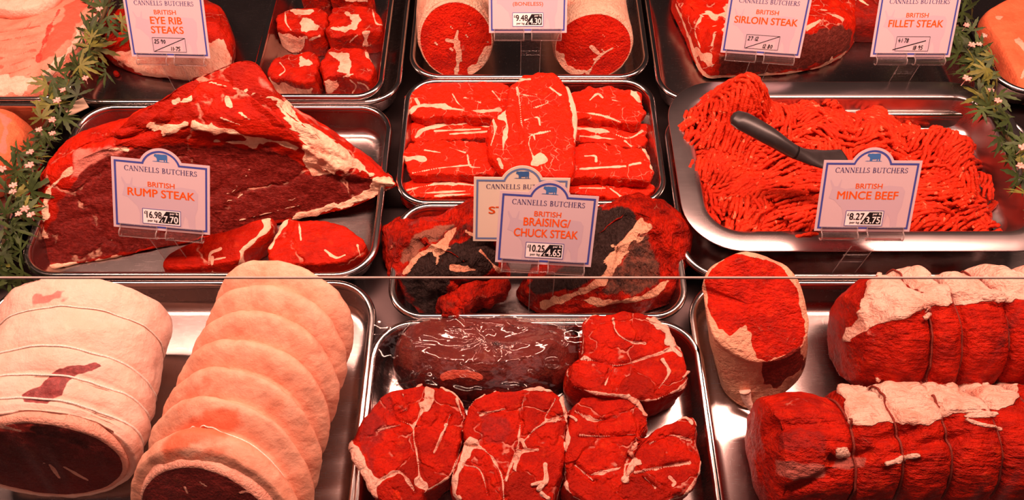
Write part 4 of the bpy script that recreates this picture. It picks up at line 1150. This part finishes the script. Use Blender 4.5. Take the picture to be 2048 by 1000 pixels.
# ------------------------------------------------------------------ mince
rng = np.random.default_rng(5)
def bump_at(px, py, z, r, h):
    p = at(px, py, z); return p[0], p[1], r, h
BUMPS = [bump_at(1495, 170, .12, .050, .092), bump_at(1925, 275, .09, .045, .040), bump_at(1400, 240, .08, .05, .03), bump_at(1600, 215, .1, .07, .040), bump_at(1680, 230, .1, .08, .034), bump_at(1790, 240, .1, .06, .034), bump_at(1900, 270, .09, .045, .034),
         bump_at(1450, 310, .09, .06, .026), bump_at(1550, 400, .09, .07, .032), bump_at(1700, 400, .09, .09, .026), bump_at(1880, 400, .08, .07, .024), bump_at(1960, 440, .07, .05, .012), bump_at(1440, 430, .08, .05, .016)]
def hmince(X, Y):
    h = np.full(np.shape(X), .030)
    for x, y, r, a in BUMPS: h = np.maximum(h, .030 + a * np.exp(-((X - x) ** 2 + (Y - y) ** 2) / (2 * (r * .62) ** 2)) + 0.4 * (h - .030))
    h = h + .004 * vnoise(np.stack([X * 28, Y * 28, 0 * X], -1), 3)
    return h
MOUT = np.array([at(x, y, z)[:2] for x, y, z in [(1362, 260, .05), (1385, 205, .06), (1450, 165, .07), (1500, 165, .09), (1600, 170, .08), (1730, 175, .08), (1850, 190, .075), (1880, 215, .06), (1900, 225, .07), (1960, 260, .06), (1985, 330, .05), (2010, 410, .045), (2016, 455, .04), (1960, 474, .04), (1850, 474, .04), (1700, 478, .04), (1560, 482, .045), (1440, 474, .045), (1400, 420, .045), (1375, 350, .045)]])
MOUT = even_closed(MOUT, 120)
mc = MOUT.mean(0)
def inside(x, y, k=1.0):
    d = np.array([x, y]) - mc
    a = np.arctan2(MOUT[:, 1] - mc[1], MOUT[:, 0] - mc[0])
    r = np.linalg.norm(MOUT - mc, axis=1)
    i = np.argsort(a)
    rr = np.interp(math.atan2(d[1], d[0]), a[i], r[i], period=2 * math.pi)
    return np.linalg.norm(d) / rr < k
rad = np.linspace(.03, 1.0, 40)
Gm = []
for q in rad:
    r = mc + (MOUT - mc) * q * .96
    Gm.append(np.column_stack([r, np.maximum(hmince(r[:, 0], r[:, 1]) - .012 - .026 * sst(.8, 1.0, q), .024)]))
for q in (.9, .5, .1):
    r = mc + (MOUT - mc) * q * .9
    Gm.append(np.column_stack([r, np.full(len(r), .0228)]))
parts = []
mb = Meat(np.array(Gm))
mb.rough(.002, 120, 3, 7)
parts.append((mb.V, mb.F))
n_base = len(mb.V)
tries = 0
nb = 0
while nb < 260 and tries < 4000:
    tries += 1
    x0, y0 = MOUT[:, 0].min(), MOUT[:, 1].min()
    x1, y1 = MOUT[:, 0].max(), MOUT[:, 1].max()
    cx, cy = rng.uniform(x0, x1), rng.uniform(y0, y1)
    if not inside(cx, cy, .96): continue
    nb += 1
    edge = not inside(cx, cy, .78)
    ang = 2.8 * float(vnoise(np.array([cx * 13, cy * 13, 4.0]), 11)) + .45 * rng.normal() + .3
    k = rng.integers(6, 15) if not edge else rng.integers(3, 8)
    Ls = rng.uniform(.028, .062) if not edge else rng.uniform(.018, .036)
    curve = rng.normal() * 9
    lift = rng.uniform(-.009, .012)
    tl = rng.normal() * .18
    for j in range(k):
        off = (j - (k - 1) / 2) * .0051
        L = Ls * rng.uniform(.75, 1.1)
        n = max(7, int(L / .0028))
        s = np.linspace(-L / 2, L / 2, n)
        a = ang + curve * s
        dx, dy = np.cos(a) * (L / n), np.sin(a) * (L / n)
        X = np.cumsum(dx); Y = np.cumsum(dy)
        X -= X.mean(); Y -= Y.mean()
        X += cx - math.sin(ang) * off + rng.normal() * .0006
        Y += cy + math.cos(ang) * off + rng.normal() * .0006
        X += .0008 * np.cumsum(rng.normal(size=n)) * .6; Y += .0008 * np.cumsum(rng.normal(size=n)) * .6
        Z = hmince(X, Y) + lift + rng.normal() * .0008 + .0006 * rng.normal(size=n)
        dd = np.linalg.norm(np.stack([X, Y], 1) - mc, axis=1)
        Z -= .006 * (np.abs(s) / (L / 2)) ** 2
        Z += tl * s * .5 - .003 * (2 * off / (k * .0051)) ** 2
        rin = np.array([0 if inside(a_, b_, .90) else 1 for a_, b_ in zip(X, Y)])
        Z = np.where(rin == 1, np.minimum(Z, .070) , Z)
        Z = np.maximum(Z, .0268)
        r = .00250 * (1 + .18 * rng.normal(size=n)); r = np.clip(r, .0016, .0033)
        r[0] *= .6; r[-1] *= .6
        parts.append(tube(np.stack([X, Y, Z], 1), r, 6))
v, f = join(parts)
pc = np.zeros((len(v), 3))
blob = fbm(v, 300, 2, 9)
pc[:, 0] = .54 * sst(.05, .6, blob)
pc[:n_base, 1] = .5  # mound below the strands painted darker, imitating shade in the gaps
mo = link_mesh('minced_beef', v, f, M_MINCE, paint=pc)
tag(mo, 'heap of bright red minced beef strands in the wide flanged tray', 'mince', kind='stuff')

# scoop lying in the mince
P = catmull([at(1464, 232, .150), at(1500, 250, .150), at(1545, 276, .146), at(1590, 304, .136), at(1640, 318, .128), at(1690, 316, .122)], 60)
t = np.linspace(0, 1, 60)
wd = np.interp(t, [0, .03, .12, .35, .55, .66, .8, 1], [.004, .009, .0115, .0105, .0075, .0085, .013, .012])
hg = np.interp(t, [0, .03, .12, .35, .55, .66, .8, 1], [.004, .007, .0085, .0085, .0075, .0055, .003, .0025])
T = np.gradient(P, axis=0); T /= np.linalg.norm(T, axis=1)[:, None]
S = np.cross(T, [0, 0, 1.0]); S /= np.linalg.norm(S, axis=1)[:, None]
N = np.cross(S, T)
th = np.linspace(0, 2 * math.pi, 24, endpoint=False)
Gs = P[:, None] + S[:, None] * (wd[:, None, None] * np.cos(th)[None, :, None]) + N[:, None] * (hg[:, None, None] * np.sin(th)[None, :, None])
cut = 36
ms = Meat(Gs[cut - 1:])
so = link_mesh('scoop', ms.V, ms.F, M_PLAST)
tag(so, 'black plastic scoop resting in the minced beef, handle pointing back left', 'scoop')
mh = Meat(Gs[:cut + 1])
link_mesh('handle', mh.V, mh.F, M_PLAST, so)

# ------------------------------------------------------------------ price tags
TW, THH = 0.098, 0.0751
HR, HCY = 0.0227, THH - 0.0095       # hump of the card top: circle radius and centre height


def card_outline(d, n=22):
    a, top = TW / 2 - d, THH - d
    r = HR - d
    hx = math.sqrt(max(r * r - (top - HCY) ** 2, 1e-8))
    a0 = math.atan2(top - HCY, hx)
    P = [(-a, d), (a, d), (a, top)]
    for k in range(n + 1):
        t = a0 + (math.pi - 2 * a0) * k / n
        P.append((r * math.cos(t), HCY + r * math.sin(t)))
    P.append((-a, top))
    return np.array(P)


def flat(P, z): return np.column_stack([np.asarray(P, float), np.full(len(P), z)])


FONT_CACHE = {}
def text_geo(s, bold=0.0):
    key = (s, bold)
    if key in FONT_CACHE: return FONT_CACHE[key]
    c = bpy.data.curves.new('lettering_source', 'FONT')
    c.body = s
    c.size = 1.0
    c.offset = bold
    c.resolution_u = 4
    o = bpy.data.objects.new('lettering_source', c)
    COL.objects.link(o)
    dg = bpy.context.evaluated_depsgraph_get()
    me = bpy.data.meshes.new_from_object(o.evaluated_get(dg))
    V = np.array([v.co[:2] for v in me.vertices])
    Fc = [list(p.vertices) for p in me.polygons]
    bpy.data.objects.remove(o)
    bpy.data.curves.remove(c)
    bpy.data.meshes.remove(me)
    FONT_CACHE[key] = (V, Fc)
    return V, Fc


def text_fit(s, cx, cy, wdt, hgt, z, bold=0.0, slant=0.0):
    """text scaled into a box of the given width and cap height, centred"""
    V, Fc = text_geo(s, 0.0)
    if bold:
        V, Fc = join([(V + np.array([d, e]) * bold, Fc) for d, e in ((-1, 0), (1, 0), (0, .6), (0, -.6))])
    lo, hi = V.min(0), V.max(0)
    q = (V - (lo + hi) / 2) / (hi - lo) * np.array([wdt, hgt])
    q[:, 0] += slant * q[:, 1]
    o = flat(q + np.array([cx, cy]), z)
    o[:, 2] += 4e-6 * (np.arange(len(o)) * (4 if bold else 1) // len(o))
    return o, Fc


def stroke(x0, y0, x1, y1, wd):
    a, b_ = np.array([x0, y0]), np.array([x1, y1])
    d = b_ - a; d = d / (np.linalg.norm(d) + 1e-9); n = np.array([-d[1], d[0]]) * wd / 2
    return np.array([a - n, b_ - n, b_ + n, a + n]), [[0, 1, 2, 3]]


def arc(cx, cy, rx, ry, a0, a1, thin, thick, n=16):
    t = np.radians(np.linspace(a0, a1, n))
    wv = (thin + (thick - thin) * np.abs(np.cos(t)) ** 1.5) / 2
    o = np.stack([cx + (rx + wv) * np.cos(t), cy + (ry + wv) * np.sin(t)], 1)
    i = np.stack([cx + (rx - wv) * np.cos(t), cy + (ry - wv) * np.sin(t)], 1)
    return np.vstack([o, i]), [[k, k + 1, n + k + 1, n + k] for k in range(n - 1)]


K, N_, S_ = .125, .05, .04
SERIF = {
    'C': (.74, [arc(.42, .5, .33, .47, 42, 318, N_, K), stroke(.68, .74, .68, .96, N_)]),
    'A': (.74, [stroke(.09, .02, .37, 1, N_), stroke(.37, 1, .65, .02, K), stroke(.2, .36, .53, .36, N_), stroke(0, .02, .2, .02, S_), stroke(.52, .02, .76, .02, S_)]),
    'N': (.84, [stroke(.13, 0, .13, 1, N_), stroke(.13, .97, .68, .03, K), stroke(.68, 0, .68, 1, N_), stroke(.02, .02, .25, .02, S_), stroke(.02, .98, .2, .98, S_), stroke(.56, .98, .8, .98, S_)]),
    'E': (.62, [stroke(.16, 0, .16, 1, K), stroke(.04, .975, .5, .975, S_), stroke(.16, .52, .42, .52, S_), stroke(.04, .025, .54, .025, S_), stroke(.5, .99, .5, .82, N_), stroke(.54, 0, .54, .2, N_), stroke(.42, .44, .42, .6, N_)]),
    'L': (.58, [stroke(.16, 0, .16, 1, K), stroke(.04, .98, .28, .98, S_), stroke(.04, .025, .52, .025, S_), stroke(.52, 0, .52, .2, N_)]),
    'S': (.54, [arc(.26, .75, .17, .22, 25, 265, N_, .10), arc(.26, .27, .18, .24, -150, 95, N_, .11), stroke(.43, .76, .43, .95, N_), stroke(.07, .05, .07, .26, N_)]),
    'B': (.64, [stroke(.16, 0, .16, 1, K), arc(.24, .75, .22, .225, -90, 90, N_, K), arc(.24, .265, .29, .24, -90, 90, N_, K), stroke(.04, .975, .26, .975, S_), stroke(.1, .52, .26, .52, S_), stroke(.04, .025, .26, .025, S_)]),
    'U': (.80, [stroke(.17, .3, .17, 1, K), arc(.42, .32, .25, .29, 180, 360, N_, K), stroke(.67, .3, .67, 1, N_), stroke(.04, .98, .3, .98, S_), stroke(.56, .98, .79, .98, S_)]),
    'T': (.70, [stroke(.35, 0, .35, 1, K), stroke(.04, .975, .66, .975, S_), stroke(.05, .99, .05, .8, N_), stroke(.65, .99, .65, .8, N_), stroke(.22, .02, .48, .02, S_)]),
    'H': (.84, [stroke(.16, 0, .16, 1, K), stroke(.66, 0, .66, 1, K), stroke(.16, .52, .66, .52, S_)] + [stroke(x - .12, y, x + .12, y, S_) for x in (.16, .66) for y in (.02, .98)]),
    'R': (.70, [stroke(.16, 0, .16, 1, K), arc(.25, .74, .23, .235, -90, 90, N_, K), stroke(.04, .975, .27, .975, S_), stroke(.1, .5, .27, .5, S_), stroke(.3, .5, .62, .02, K), stroke(.04, .02, .28, .02, S_), stroke(.55, .02, .74, .02, S_)]),
    ' ': (.38, []),
}
def heading(s, cx, cy, wdt, hgt, z):
    x, parts = 0.0, []
    for ch in s:
        adv, ps = SERIF[ch]
        for v, f in ps:
            q = v.copy(); q[:, 0] += x
            parts.append((q, f))
        x += adv + .03
    V, Fc = join([(flat(v, 0), f) for v, f in parts])
    V[:, 0] = (V[:, 0] - x / 2) * (wdt / x) + cx
    V[:, 1] = (V[:, 1] - .5) * hgt + cy
    V[:, 2] = z + 1e-6 * np.arange(len(V)) / len(V)
    return V, Fc


HAND = {'0': [[(.1, .5), (.3, .95), (.55, .5), (.3, .05), (.1, .5)]], '1': [[(.35, 1), (.3, 0)]], '2': [[(.05, .8), (.3, 1), (.5, .75), (.05, .1), (.2, .1), (.6, .05)]],
        '3': [[(.05, .95), (.5, .95), (.25, .55), (.5, .3), (.25, 0), (.02, .12)]], '4': [[(.3, 1), (.02, .4), (.6, .45)], [(.42, .7), (.38, 0)]],
        '5': [[(.55, 1), (.15, .95), (.12, .6), (.45, .5), (.4, .1), (.02, .05)]], '6': [[(.45, 1), (.1, .5), (.15, .05), (.45, .2), (.15, .45)]],
        '7': [[(.05, .95), (.6, .98), (.25, 0)]], '8': [[(.5, .85), (.2, .95), (.15, .65), (.5, .3), (.25, 0), (.08, .25), (.5, .7), (.5, .85)]],
        '9': [[(.5, .8), (.25, 1), (.1, .7), (.45, .65), (.5, .85), (.4, 0)]], '.': [[(.15, .42), (.24, .42)]], '-': [[(.05, .45), (.35, .45)]]}
def handwritten(s, x, y, hgt, z, wd=.11):
    parts, cx = [], 0.0
    for ch in s:
        for pl in HAND[ch]:
            q = catmull(pl, 6 * len(pl)) if len(pl) > 2 and ch not in '74' else np.array(pl)
            for a, b_ in zip(q[:-1], q[1:]):
                v, f = stroke(a[0] + cx + .12 * a[1], a[1], b_[0] + cx + .12 * b_[1], b_[1], wd)
                parts.append((flat(v * hgt * np.array([.9, 1]) + np.array([x, y]), z), f))
        cx += {'.': .36, '-': .5, '1': .5}.get(ch, .72)
    return join(parts)


BULL = np.array([(.02, .44), (.03, .51), (.06, .55), (.05, .61), (.10, .585), (.16, .60), (.22, .575), (.34, .60), (.55, .585), (.78, .61), (.93, .595), (.975, .53), (.985, .3), (.97, .12), (.975, .02), (.90, .02), (.885, .15), (.83, .24), (.80, .10), (.80, .02), (.73, .02), (.73, .19), (.55, .16), (.42, .17), (.40, .02), (.33, .02), (.325, .15), (.29, .02), (.22, .02), (.235, .2), (.20, .31), (.14, .36), (.10, .40), (.05, .39)])
HORNED = np.array([(.0, .42), (.02, .50), (.03, .56), (-.01, .66), (.0, .68), (.055, .585), (.10, .585), (.13, .68), (.14, .68), (.13, .57), (.2, .55), (.34, .57), (.55, .56), (.75, .60), (.93, .585), (.975, .52), (.965, .3), (.93, .2), (.94, .0), (.86, .0), (.84, .14), (.8, .2), (.76, .02), (.71, .02), (.70, .2), (.55, .15), (.40, .14), (.38, .0), (.32, .0), (.31, .14), (.27, .0), (.21, .0), (.22, .18), (.19, .28), (.12, .35), (.07, .40)])


def price_box(root, kg, lb, cy, hand):
    w_, h_ = .39 * TW, .215 * THH
    z = .0011
    pb = []
    if not hand:
        v, f = box((0, cy, z - .0002), (w_, h_, .0002))
        o = local_mesh('price_panel', v, f, M_WHITE, root)
        bx, by = w_ / 2, h_ / 2
        edge = [stroke(-bx, cy - by, bx, cy - by, .0005), stroke(-bx, cy + by, bx, cy + by, .0005), stroke(-bx, cy - by, -bx, cy + by, .0005), stroke(bx, cy - by, bx, cy + by, .0005)]
        v, f = join([(flat(a, z + .0001), b_) for a, b_ in edge])
        local_mesh('panel_outline', v, f, M_BLUE, o)
        tri = [(-.09 * w_, cy - .40 * h_), (.46 * w_, cy - .40 * h_), (.46 * w_, cy + .40 * h_), (.12 * w_, cy + .40 * h_)]
        local_mesh('pound_block', flat(tri, z + .00005), [[0, 1, 2, 3]], M_BLACK, o)
        P = [text_fit(kg, -.20 * w_, cy + .12 * h_, .40 * w_, .46 * h_, z + .0002, .02), text_fit('per kg', -.24 * w_, cy - .30 * h_, .26 * w_, .20 * h_, z + .0002, .02), text_fit('£', -.435 * w_, cy + .26 * h_, .05 * w_, .2 * h_, z + .0002, .01)]
        v, f = join(P)
        local_mesh('kilo_price', v, f, M_BLACK, o)
        P = [text_fit(lb, .245 * w_, cy - .12 * h_, .38 * w_, .46 * h_, z + .0002, .02), text_fit('per lb', .33 * w_, cy + .27 * h_, .22 * w_, .18 * h_, z + .0002, .02), text_fit('£', .01 * w_, cy - .26 * h_, .055 * w_, .2 * h_, z + .0002, .01)]
        v, f = join(P)
        local_mesh('pound_price', v, f, M_WHITE, o)
    else:
        bx, by = w_ * .53, h_ / 2 * 1.05
        edge = [stroke(-bx, cy - by, bx, cy - by, .0004), stroke(-bx, cy + by, bx, cy + by, .0004), stroke(-bx, cy - by, -bx, cy + by, .0004), stroke(bx, cy - by, bx, cy + by, .0004)]
        edge.append(stroke(-bx * .95, cy - by * .95, bx, cy + by, .0007) if hand == 1 else stroke(-bx * 1.15, cy - by * .85, bx * .78, cy + by * .45, .0010))
        v, f = join([(flat(a, z), b_) for a, b_ in edge])
        o = local_mesh('price_frame', v, f, M_BLACK, root)
        P = [handwritten(kg, -bx * .90, cy + by * .18, h_ * .30, z + .0002, .16), handwritten(lb, bx * .02, cy - by * .82, h_ * .30, z + .0002, .16)]
        v, f = join(P)
        local_mesh('handwritten_prices', v, f, M_BLACK, root)


def price_tag(label, t, X, Y, lines, cy, kg=None, lb=None, hand=0, group='shop price tags', holder=None, post_dx=0.0, post_dy=-.004, foot=True, cream=False):
    s = .916
    t = CAM + (np.array(t) - CAM) * s
    X = np.array(X, float); X /= np.linalg.norm(X)
    Y = np.array(Y, float); Y -= X * (X @ Y); Y /= np.linalg.norm(Y)
    Nn = np.cross(X, Y)
    M = Matrix(((X[0], Y[0], Nn[0], t[0]), (X[1], Y[1], Nn[1], t[1]), (X[2], Y[2], Nn[2], t[2]), (0, 0, 0, 1)))
    r = thing('price_tag', label, 'price tag', group=group)
    r.matrix_world = M
    O = card_outline(0); n = len(O)
    V = np.vstack([flat(O, 0), flat(O, .0007)])
    Fc = [list(range(n))[::-1], list(range(n, 2 * n))] + [[j, (j + 1) % n, n + (j + 1) % n, n + j] for j in range(n)]
    local_mesh('card', V, Fc, M_CARD_C if cream else M_CARD, r)
    a, b_ = card_outline(.0026), card_outline(.0046)
    local_mesh('border', np.vstack([flat(a, .00085), flat(b_, .00085)]), [[j, (j + 1) % n, n + (j + 1) % n, n + j] for j in range(n)], M_BLUE_L if cream else M_BLUE, r)
    wm = (HORNED - np.array([.5, .35])) * np.array([.80 * TW, .78 * TW]) + np.array([0, .40 * THH])
    if not cream: local_mesh('watermark', flat(wm, .00078), [list(range(len(wm)))], M_LILAC, r)
    bw = .14 * TW
    em = (BULL - np.array([.5, .3])) * bw + np.array([0, THH + .0030])
    e2 = np.array([(-.62 * bw, THH + .0030 - .285 * bw), (.66 * bw, THH + .0030 - .285 * bw), (.5 * bw, THH + .0030 - .245 * bw), (-.5 * bw, THH + .0030 - .245 * bw)])
    ev, ef = join([(flat(em, .0009), [list(range(len(em)))]), (flat(e2, .00086), [[0, 1, 2, 3]])])
    local_mesh('cattle_emblem', ev, ef, M_BULL, r)
    v, f = heading('CANNELLS BUTCHERS', 0, .865 * THH, .745 * TW, .072 * THH, .0009)
    local_mesh('heading', v, f, M_INK, r)
    v, f = join([text_fit(s_, x * TW, y * THH, w_ * TW, h_ * THH, .0009 + .00003 * i, bd) for i, (s_, x, y, w_, h_, bd) in enumerate(lines)])
    local_mesh('lettering', v, f, M_ORANGE, r)
    if kg: price_box(r, kg, lb, cy * THH, hand)
    if not holder: return
    # clear acrylic holder: plate, two clips, post and foot
    h = thing('tag_holder', holder, 'tag holder', group='clear tag holders')
    h.matrix_world = M
    inv = M.inverted()
    def L(p): return np.array(inv @ Vector(p))
    v, f = box((0, -.0030, -.0016), (.086, .012, .0014))
    local_mesh('back_plate', v, f, M_ACRYL, h)
    for sx in (-.0235, .0235):
        prof = np.array([(-.0012, -.0085), (.0015, -.0095), (.0045, -.0085), (.0058, -.0055), (.0050, -.0025), (.0030, -.0008), (.0018, .0015), (.0016, .0045)])
        prof = catmull(prof, 26)
        tn = np.gradient(prof, axis=0); tn /= np.linalg.norm(tn, axis=1)[:, None]
        nn = np.stack([-tn[:, 1], tn[:, 0]], 1) * .0004
        lp = np.vstack([prof + nn, (prof - nn)[::-1]])
        m_ = len(lp)
        V = np.vstack([np.column_stack([np.full(m_, sx + e_), lp[:, 1], lp[:, 0]]) for e_ in (-.0185, .0185)])
        Fc = [[j, (j + 1) % m_, m_ + (j + 1) % m_, m_ + j] for j in range(m_)]
        Fc += [[e_ * m_ + q for q in (k, k + 1, m_ - 2 - k, m_ - 1 - k)] for e_ in (0, 1) for k in range(25)]
        c_ = local_mesh('clip', V, Fc, M_ACRYL, h, smooth=True)
        ed = []
        for e_ in (-.0185, .0185):
            ed.append(tube(np.column_stack([np.full(26, sx + e_), prof[:, 1], prof[:, 0]]), .00065, 6))
        ed.append(tube(np.array([[sx - .0185, -.0093, .0020], [sx + .0185, -.0093, .0020]]), .0006, 6))
        ed.append(tube(np.array([[sx - .0185, .0045, .0017], [sx + .0185, .0045, .0017]]), .0006, 6))
        v, f = join(ed)
        local_mesh('clip_edge', v, f, M_LIP, c_, smooth=True)
    base = t + X * post_dx + np.array([0, post_dy, 0]) - Y * .006
    zb = .0062
    pw = .0125
    c8 = []
    for z_ in (base[2] + .0, zb):
        for dx, dy in ((-pw, 0), (pw, 0), (pw, .0018), (-pw, .0018)):
            c8.append(L((base[0] + dx, base[1] + dy, z_)))
    local_mesh('post', np.array(c8), [(0, 1, 5, 4), (1, 2, 6, 5), (2, 3, 7, 6), (3, 0, 4, 7), (0, 3, 2, 1), (4, 5, 6, 7)], M_ACRYL, h)
    ed = []
    for dx in (-pw, pw):
        ed.append(tube(np.array([L((base[0] + dx, base[1] - .0002, base[2])), L((base[0] + dx, base[1] - .0002, zb))]), .0004, 6))
    v, f = join(ed)
    local_mesh('post_edge', v, f, M_LIP, h, smooth=True)
    if foot:
        c8 = []
        for z_ in (zb, zb - .0016):
            for dx, dy in ((-.02, -.024), (.02, -.024), (.02, .004), (-.02, .004)):
                c8.append(L((base[0] + dx, base[1] + dy, z_)))
        local_mesh('foot', np.array(c8), [(0, 1, 5, 4), (1, 2, 6, 5), (2, 3, 7, 6), (3, 0, 4, 7), (0, 3, 2, 1), (4, 5, 6, 7)], M_ACRYL, h)


TYPE = lambda s, y, w_, h_=.115, b_=.022, x=0.0: (s, x, y, w_, h_, b_)
BR = lambda y, w_=.275: ('BRITISH', 0.0, y, w_, .072, .014)
price_tag('white price tag for eye rib steaks with handwritten prices, back row left', (-.4688, .7647, .0165), (1, -.007, -.026), (.024, .593, .805),
          [BR(.725), TYPE('EYE RIB', .595, .40), TYPE('STEAKS', .445, .41)], .205, '25.90', '11-75', 1, holder='clear holder under the eye rib tag')
price_tag('white price tag reading boneless between the two round topside rolls', (.0218, .795, .033), (1, -.012, .012), (.008, .622, .783),
          [TYPE('TOPSIDE', .60, .42, .09), ('(BONELESS)', 0.0, .455, .385, .078, .008)], .215, '9.48', '4.30', holder='clear holder under the boneless tag between the topside rolls', post_dx=.004)
price_tag('white price tag for sirloin steak with handwritten prices, tilted clockwise', (.3444, .7749, .0112), (.983, -.173, .065), (.02, .52, .85),
          [BR(.70), TYPE('SIRLOIN STEAK', .56, .78)], .215, '27.12', '12.80', 1, holder='clear holder under the sirloin steak tag')
price_tag('white price tag for fillet steak with crossed handwritten prices, back row right', (.5359, .749, .0322), (1, -.005, -.002), (.005, .622, .783),
          [BR(.655), TYPE('FILLET STEAK', .525, .68)], .21, '41.78', '18.95', 2, holder='clear holder under the fillet steak tag')
price_tag('white price tag for rump steak standing before the big rump joint', (-.4057, .4742, .0237), (.99, -.017, -.14), (.117, .65, .751),
          [BR(.66), TYPE('RUMP STEAK', .535, .69)], .20, '16.98', '7.70', holder='clear holder under the rump steak tag', foot=False)
price_tag('white price tag for braising or chuck steak, in front of a paler tag', (.0345, .4227, .0336), (.996, -.013, -.083), (.073, .612, .788),
          [BR(.715), TYPE('BRAISING/', .60, .48), TYPE('CHUCK STEAK', .445, .66)], .205, '10.25', '4.65', holder='clear holder under the braising and chuck steak tag', foot=False)
bk = at(1038, 482, .015); bk = CAM + (bk - CAM)
price_tag('cream white price tag mostly hidden behind the braising and chuck steak tag', tuple(bk), (.995, .03, -.06), (.05, .45, .90),
          [('STEAK', -.10, .50, .48, .115, .022)], .2, cream=True)
price_tag('white price tag for mince beef standing before the mince tray', (.3981, .4652, .0364), (1, -.024, .019), (0, .621, .783),
          [BR(.645), TYPE('MINCE BEEF', .515, .63)], .19, '8.27', '3.75', holder='clear holder under the mince beef tag', post_dy=-.012, foot=False)


# ------------------------------------------------------------------ garlands
def leaflet(L, wd, n=7):
    """one serrated blade along +x, folded along its midrib"""
    V, Fc = [], []
    for i in range(n + 1):
        t = i / n
        hw = wd * math.sin(math.pi * min(1, t * .92 + .06)) ** .8
        V.append((t * L, 0, -.10 * L * t * t))
        x = t * L
        V.append((x + .07 * L * (i % 2), hw * (1.0 if i % 2 else .72), .12 * hw - .10 * L * t * t))
        V.append((x + .07 * L * (i % 2), -hw * (1.0 if i % 2 else .72), .12 * hw - .10 * L * t * t))
    for i in range(n):
        a, b_ = 3 * i, 3 * i + 3
        Fc += [[a, b_, b_ + 1, a + 1], [a, a + 2, b_ + 2, b_]]
    return np.array(V), Fc


def leaf_cluster(c, size, rg, face):
    parts = []
    nl = rg.choice([5, 7, 7])
    z = np.array(face, float); z /= np.linalg.norm(z)
    x = np.array([math.cos(rg.uniform(0, 6.28)), math.sin(rg.uniform(0, 6.28)), 0]); x -= z * (x @ z); x /= np.linalg.norm(x)
    y = np.cross(z, x)
    for k in range(nl):
        a = math.radians((k - (nl - 1) / 2) * (250 / nl)) + rg.normal() * .08
        L = size * (1 - .09 * abs(k - (nl - 1) / 2)) * rg.uniform(.85, 1.1)
        v, f = leaflet(L, L * rg.uniform(.10, .145))
        v[:, 2] += -.35 * rg.uniform(0, 1) * v[:, 0] ** 2 / L
        ca, sa = math.cos(a), math.sin(a)
        w_ = np.stack([v[:, 0] * ca - v[:, 1] * sa, v[:, 0] * sa + v[:, 1] * ca, v[:, 2]], 1)
        parts.append((c + w_[:, :1] * x + w_[:, 1:2] * y + w_[:, 2:] * z, f))
    return join(parts)


def flower(c, size, rg):
    parts = []
    for k in range(6):
        a = k * 1.047 + rg.uniform(-.2, .2)
        d = np.array([math.cos(a), math.sin(a) * .9, rg.uniform(.2, .6)]) * size
        P = np.array([c, c + d * .55 + np.array([0, 0, size * .12]), c + d])
        parts.append(tube(catmull(P, 6), np.array([.12, .2, .26, .28, .22, .06]) * size, 6))
    parts.append(tube(np.array([c - np.array([.3 * size, .2 * size, 1.6 * size]), c]), .08 * size, 5))
    return join(parts)


def garland(label, path, spread, n, flowers, seed, zlo, zhi, limes=.14, extra=()):
    rg = np.random.default_rng(seed)
    P = np.array([at(x, y, zlo) for x, y in path])
    C = catmull(P, 90)
    C[:, 2] += .004 * np.sin(np.linspace(0, 18, 90))
    v, f = tube(C, .0022, 7)
    root = link_mesh('leaf_garland', v, f, M_STEM)
    tag(root, label, 'garland', 'artificial leaf garlands between the trays')
    parts, mi = [], []
    px = catmull(np.array(path, float), 400)
    for k in range(n):
        q = px[int((k + .5) / n * 399)] + rg.normal(size=2) * np.array([spread, spread * .45])
        z = rg.uniform(zlo + .004, zhi)
        c = at(q[0], q[1], z)
        lime = rg.uniform() < limes
        face = (rg.normal() * .55, -.55 + rg.normal() * .5, 1.0)
        vv, ff = leaf_cluster(c, rg.uniform(.019, .030), rg, face)
        parts.append((vv, ff)); mi += [1 if lime else 0] * len(ff)
    for (x, y, sz) in extra:
        vv, ff = leaf_cluster(at(x, y, zhi + .004), sz, rg, (.1, -.6, 1.0))
        parts.append((vv, ff)); mi += [1] * len(ff)
    v, f = join(parts)
    v[:, 2] = np.maximum(v[:, 2], .004)
    link_mesh('foliage', v, f, [M_LEAF, M_LEAF_Y], root, mi=mi)
    for (x, y) in flowers:
        v, f = flower(at(x, y, zhi + .004), rg.uniform(.0042, .0058), rg)
        link_mesh('flower', v, f, M_PETAL, root)


garland('green leaf garland with pale pink flowers trailing along the left side', [(236, -30), (215, 20), (196, 70), (172, 115), (142, 155), (126, 200), (100, 245), (66, 292), (48, 335), (34, 380), (22, 425), (12, 470), (-4, 530), (-20, 570)], 22, 74,
        [(80, 261), (106, 268), (127, 182), (116, 203), (106, 242), (62, 306), (6, 340), (61, 332), (27, 385), (38, 429), (63, 431), (28, 372), (52, 420), (200, 20), (172, 158)], 3, .046, .066, extra=[(82, 236, .021), (160, 130, .022), (185, 75, .016)])
garland('green leaf garland with pink flowers at the right, behind the mince tray', [(1898, -40), (1906, 20), (1918, 70), (1936, 120), (1952, 160), (1978, 205), (2002, 245), (2022, 285), (2040, 330), (2060, 380), (2090, 440)], 17, 50,
        [(1932, 52), (1967, 73), (1942, 92), (1957, 90), (1981, 182), (1995, 203), (1932, 159), (2044, 297), (2040, 334)], 4, .070, .084, limes=.22, extra=[(1972, 140, .024), (1985, 112, .018)])
v, f = box(at(152, 214, .046), (.026, .020, .001), ((.8, -.6, 0), (.6, .8, 0), (0, 0, 1)))
tag(link_mesh('card_scrap', v, f, plain_mat('beige_card', (.55, .40, .28), .6), smooth=False), 'small beige card scrap showing under the left garland by the rump tray', 'card')

for o in bpy.data.objects:
    if '_o' in o: del o['_o']
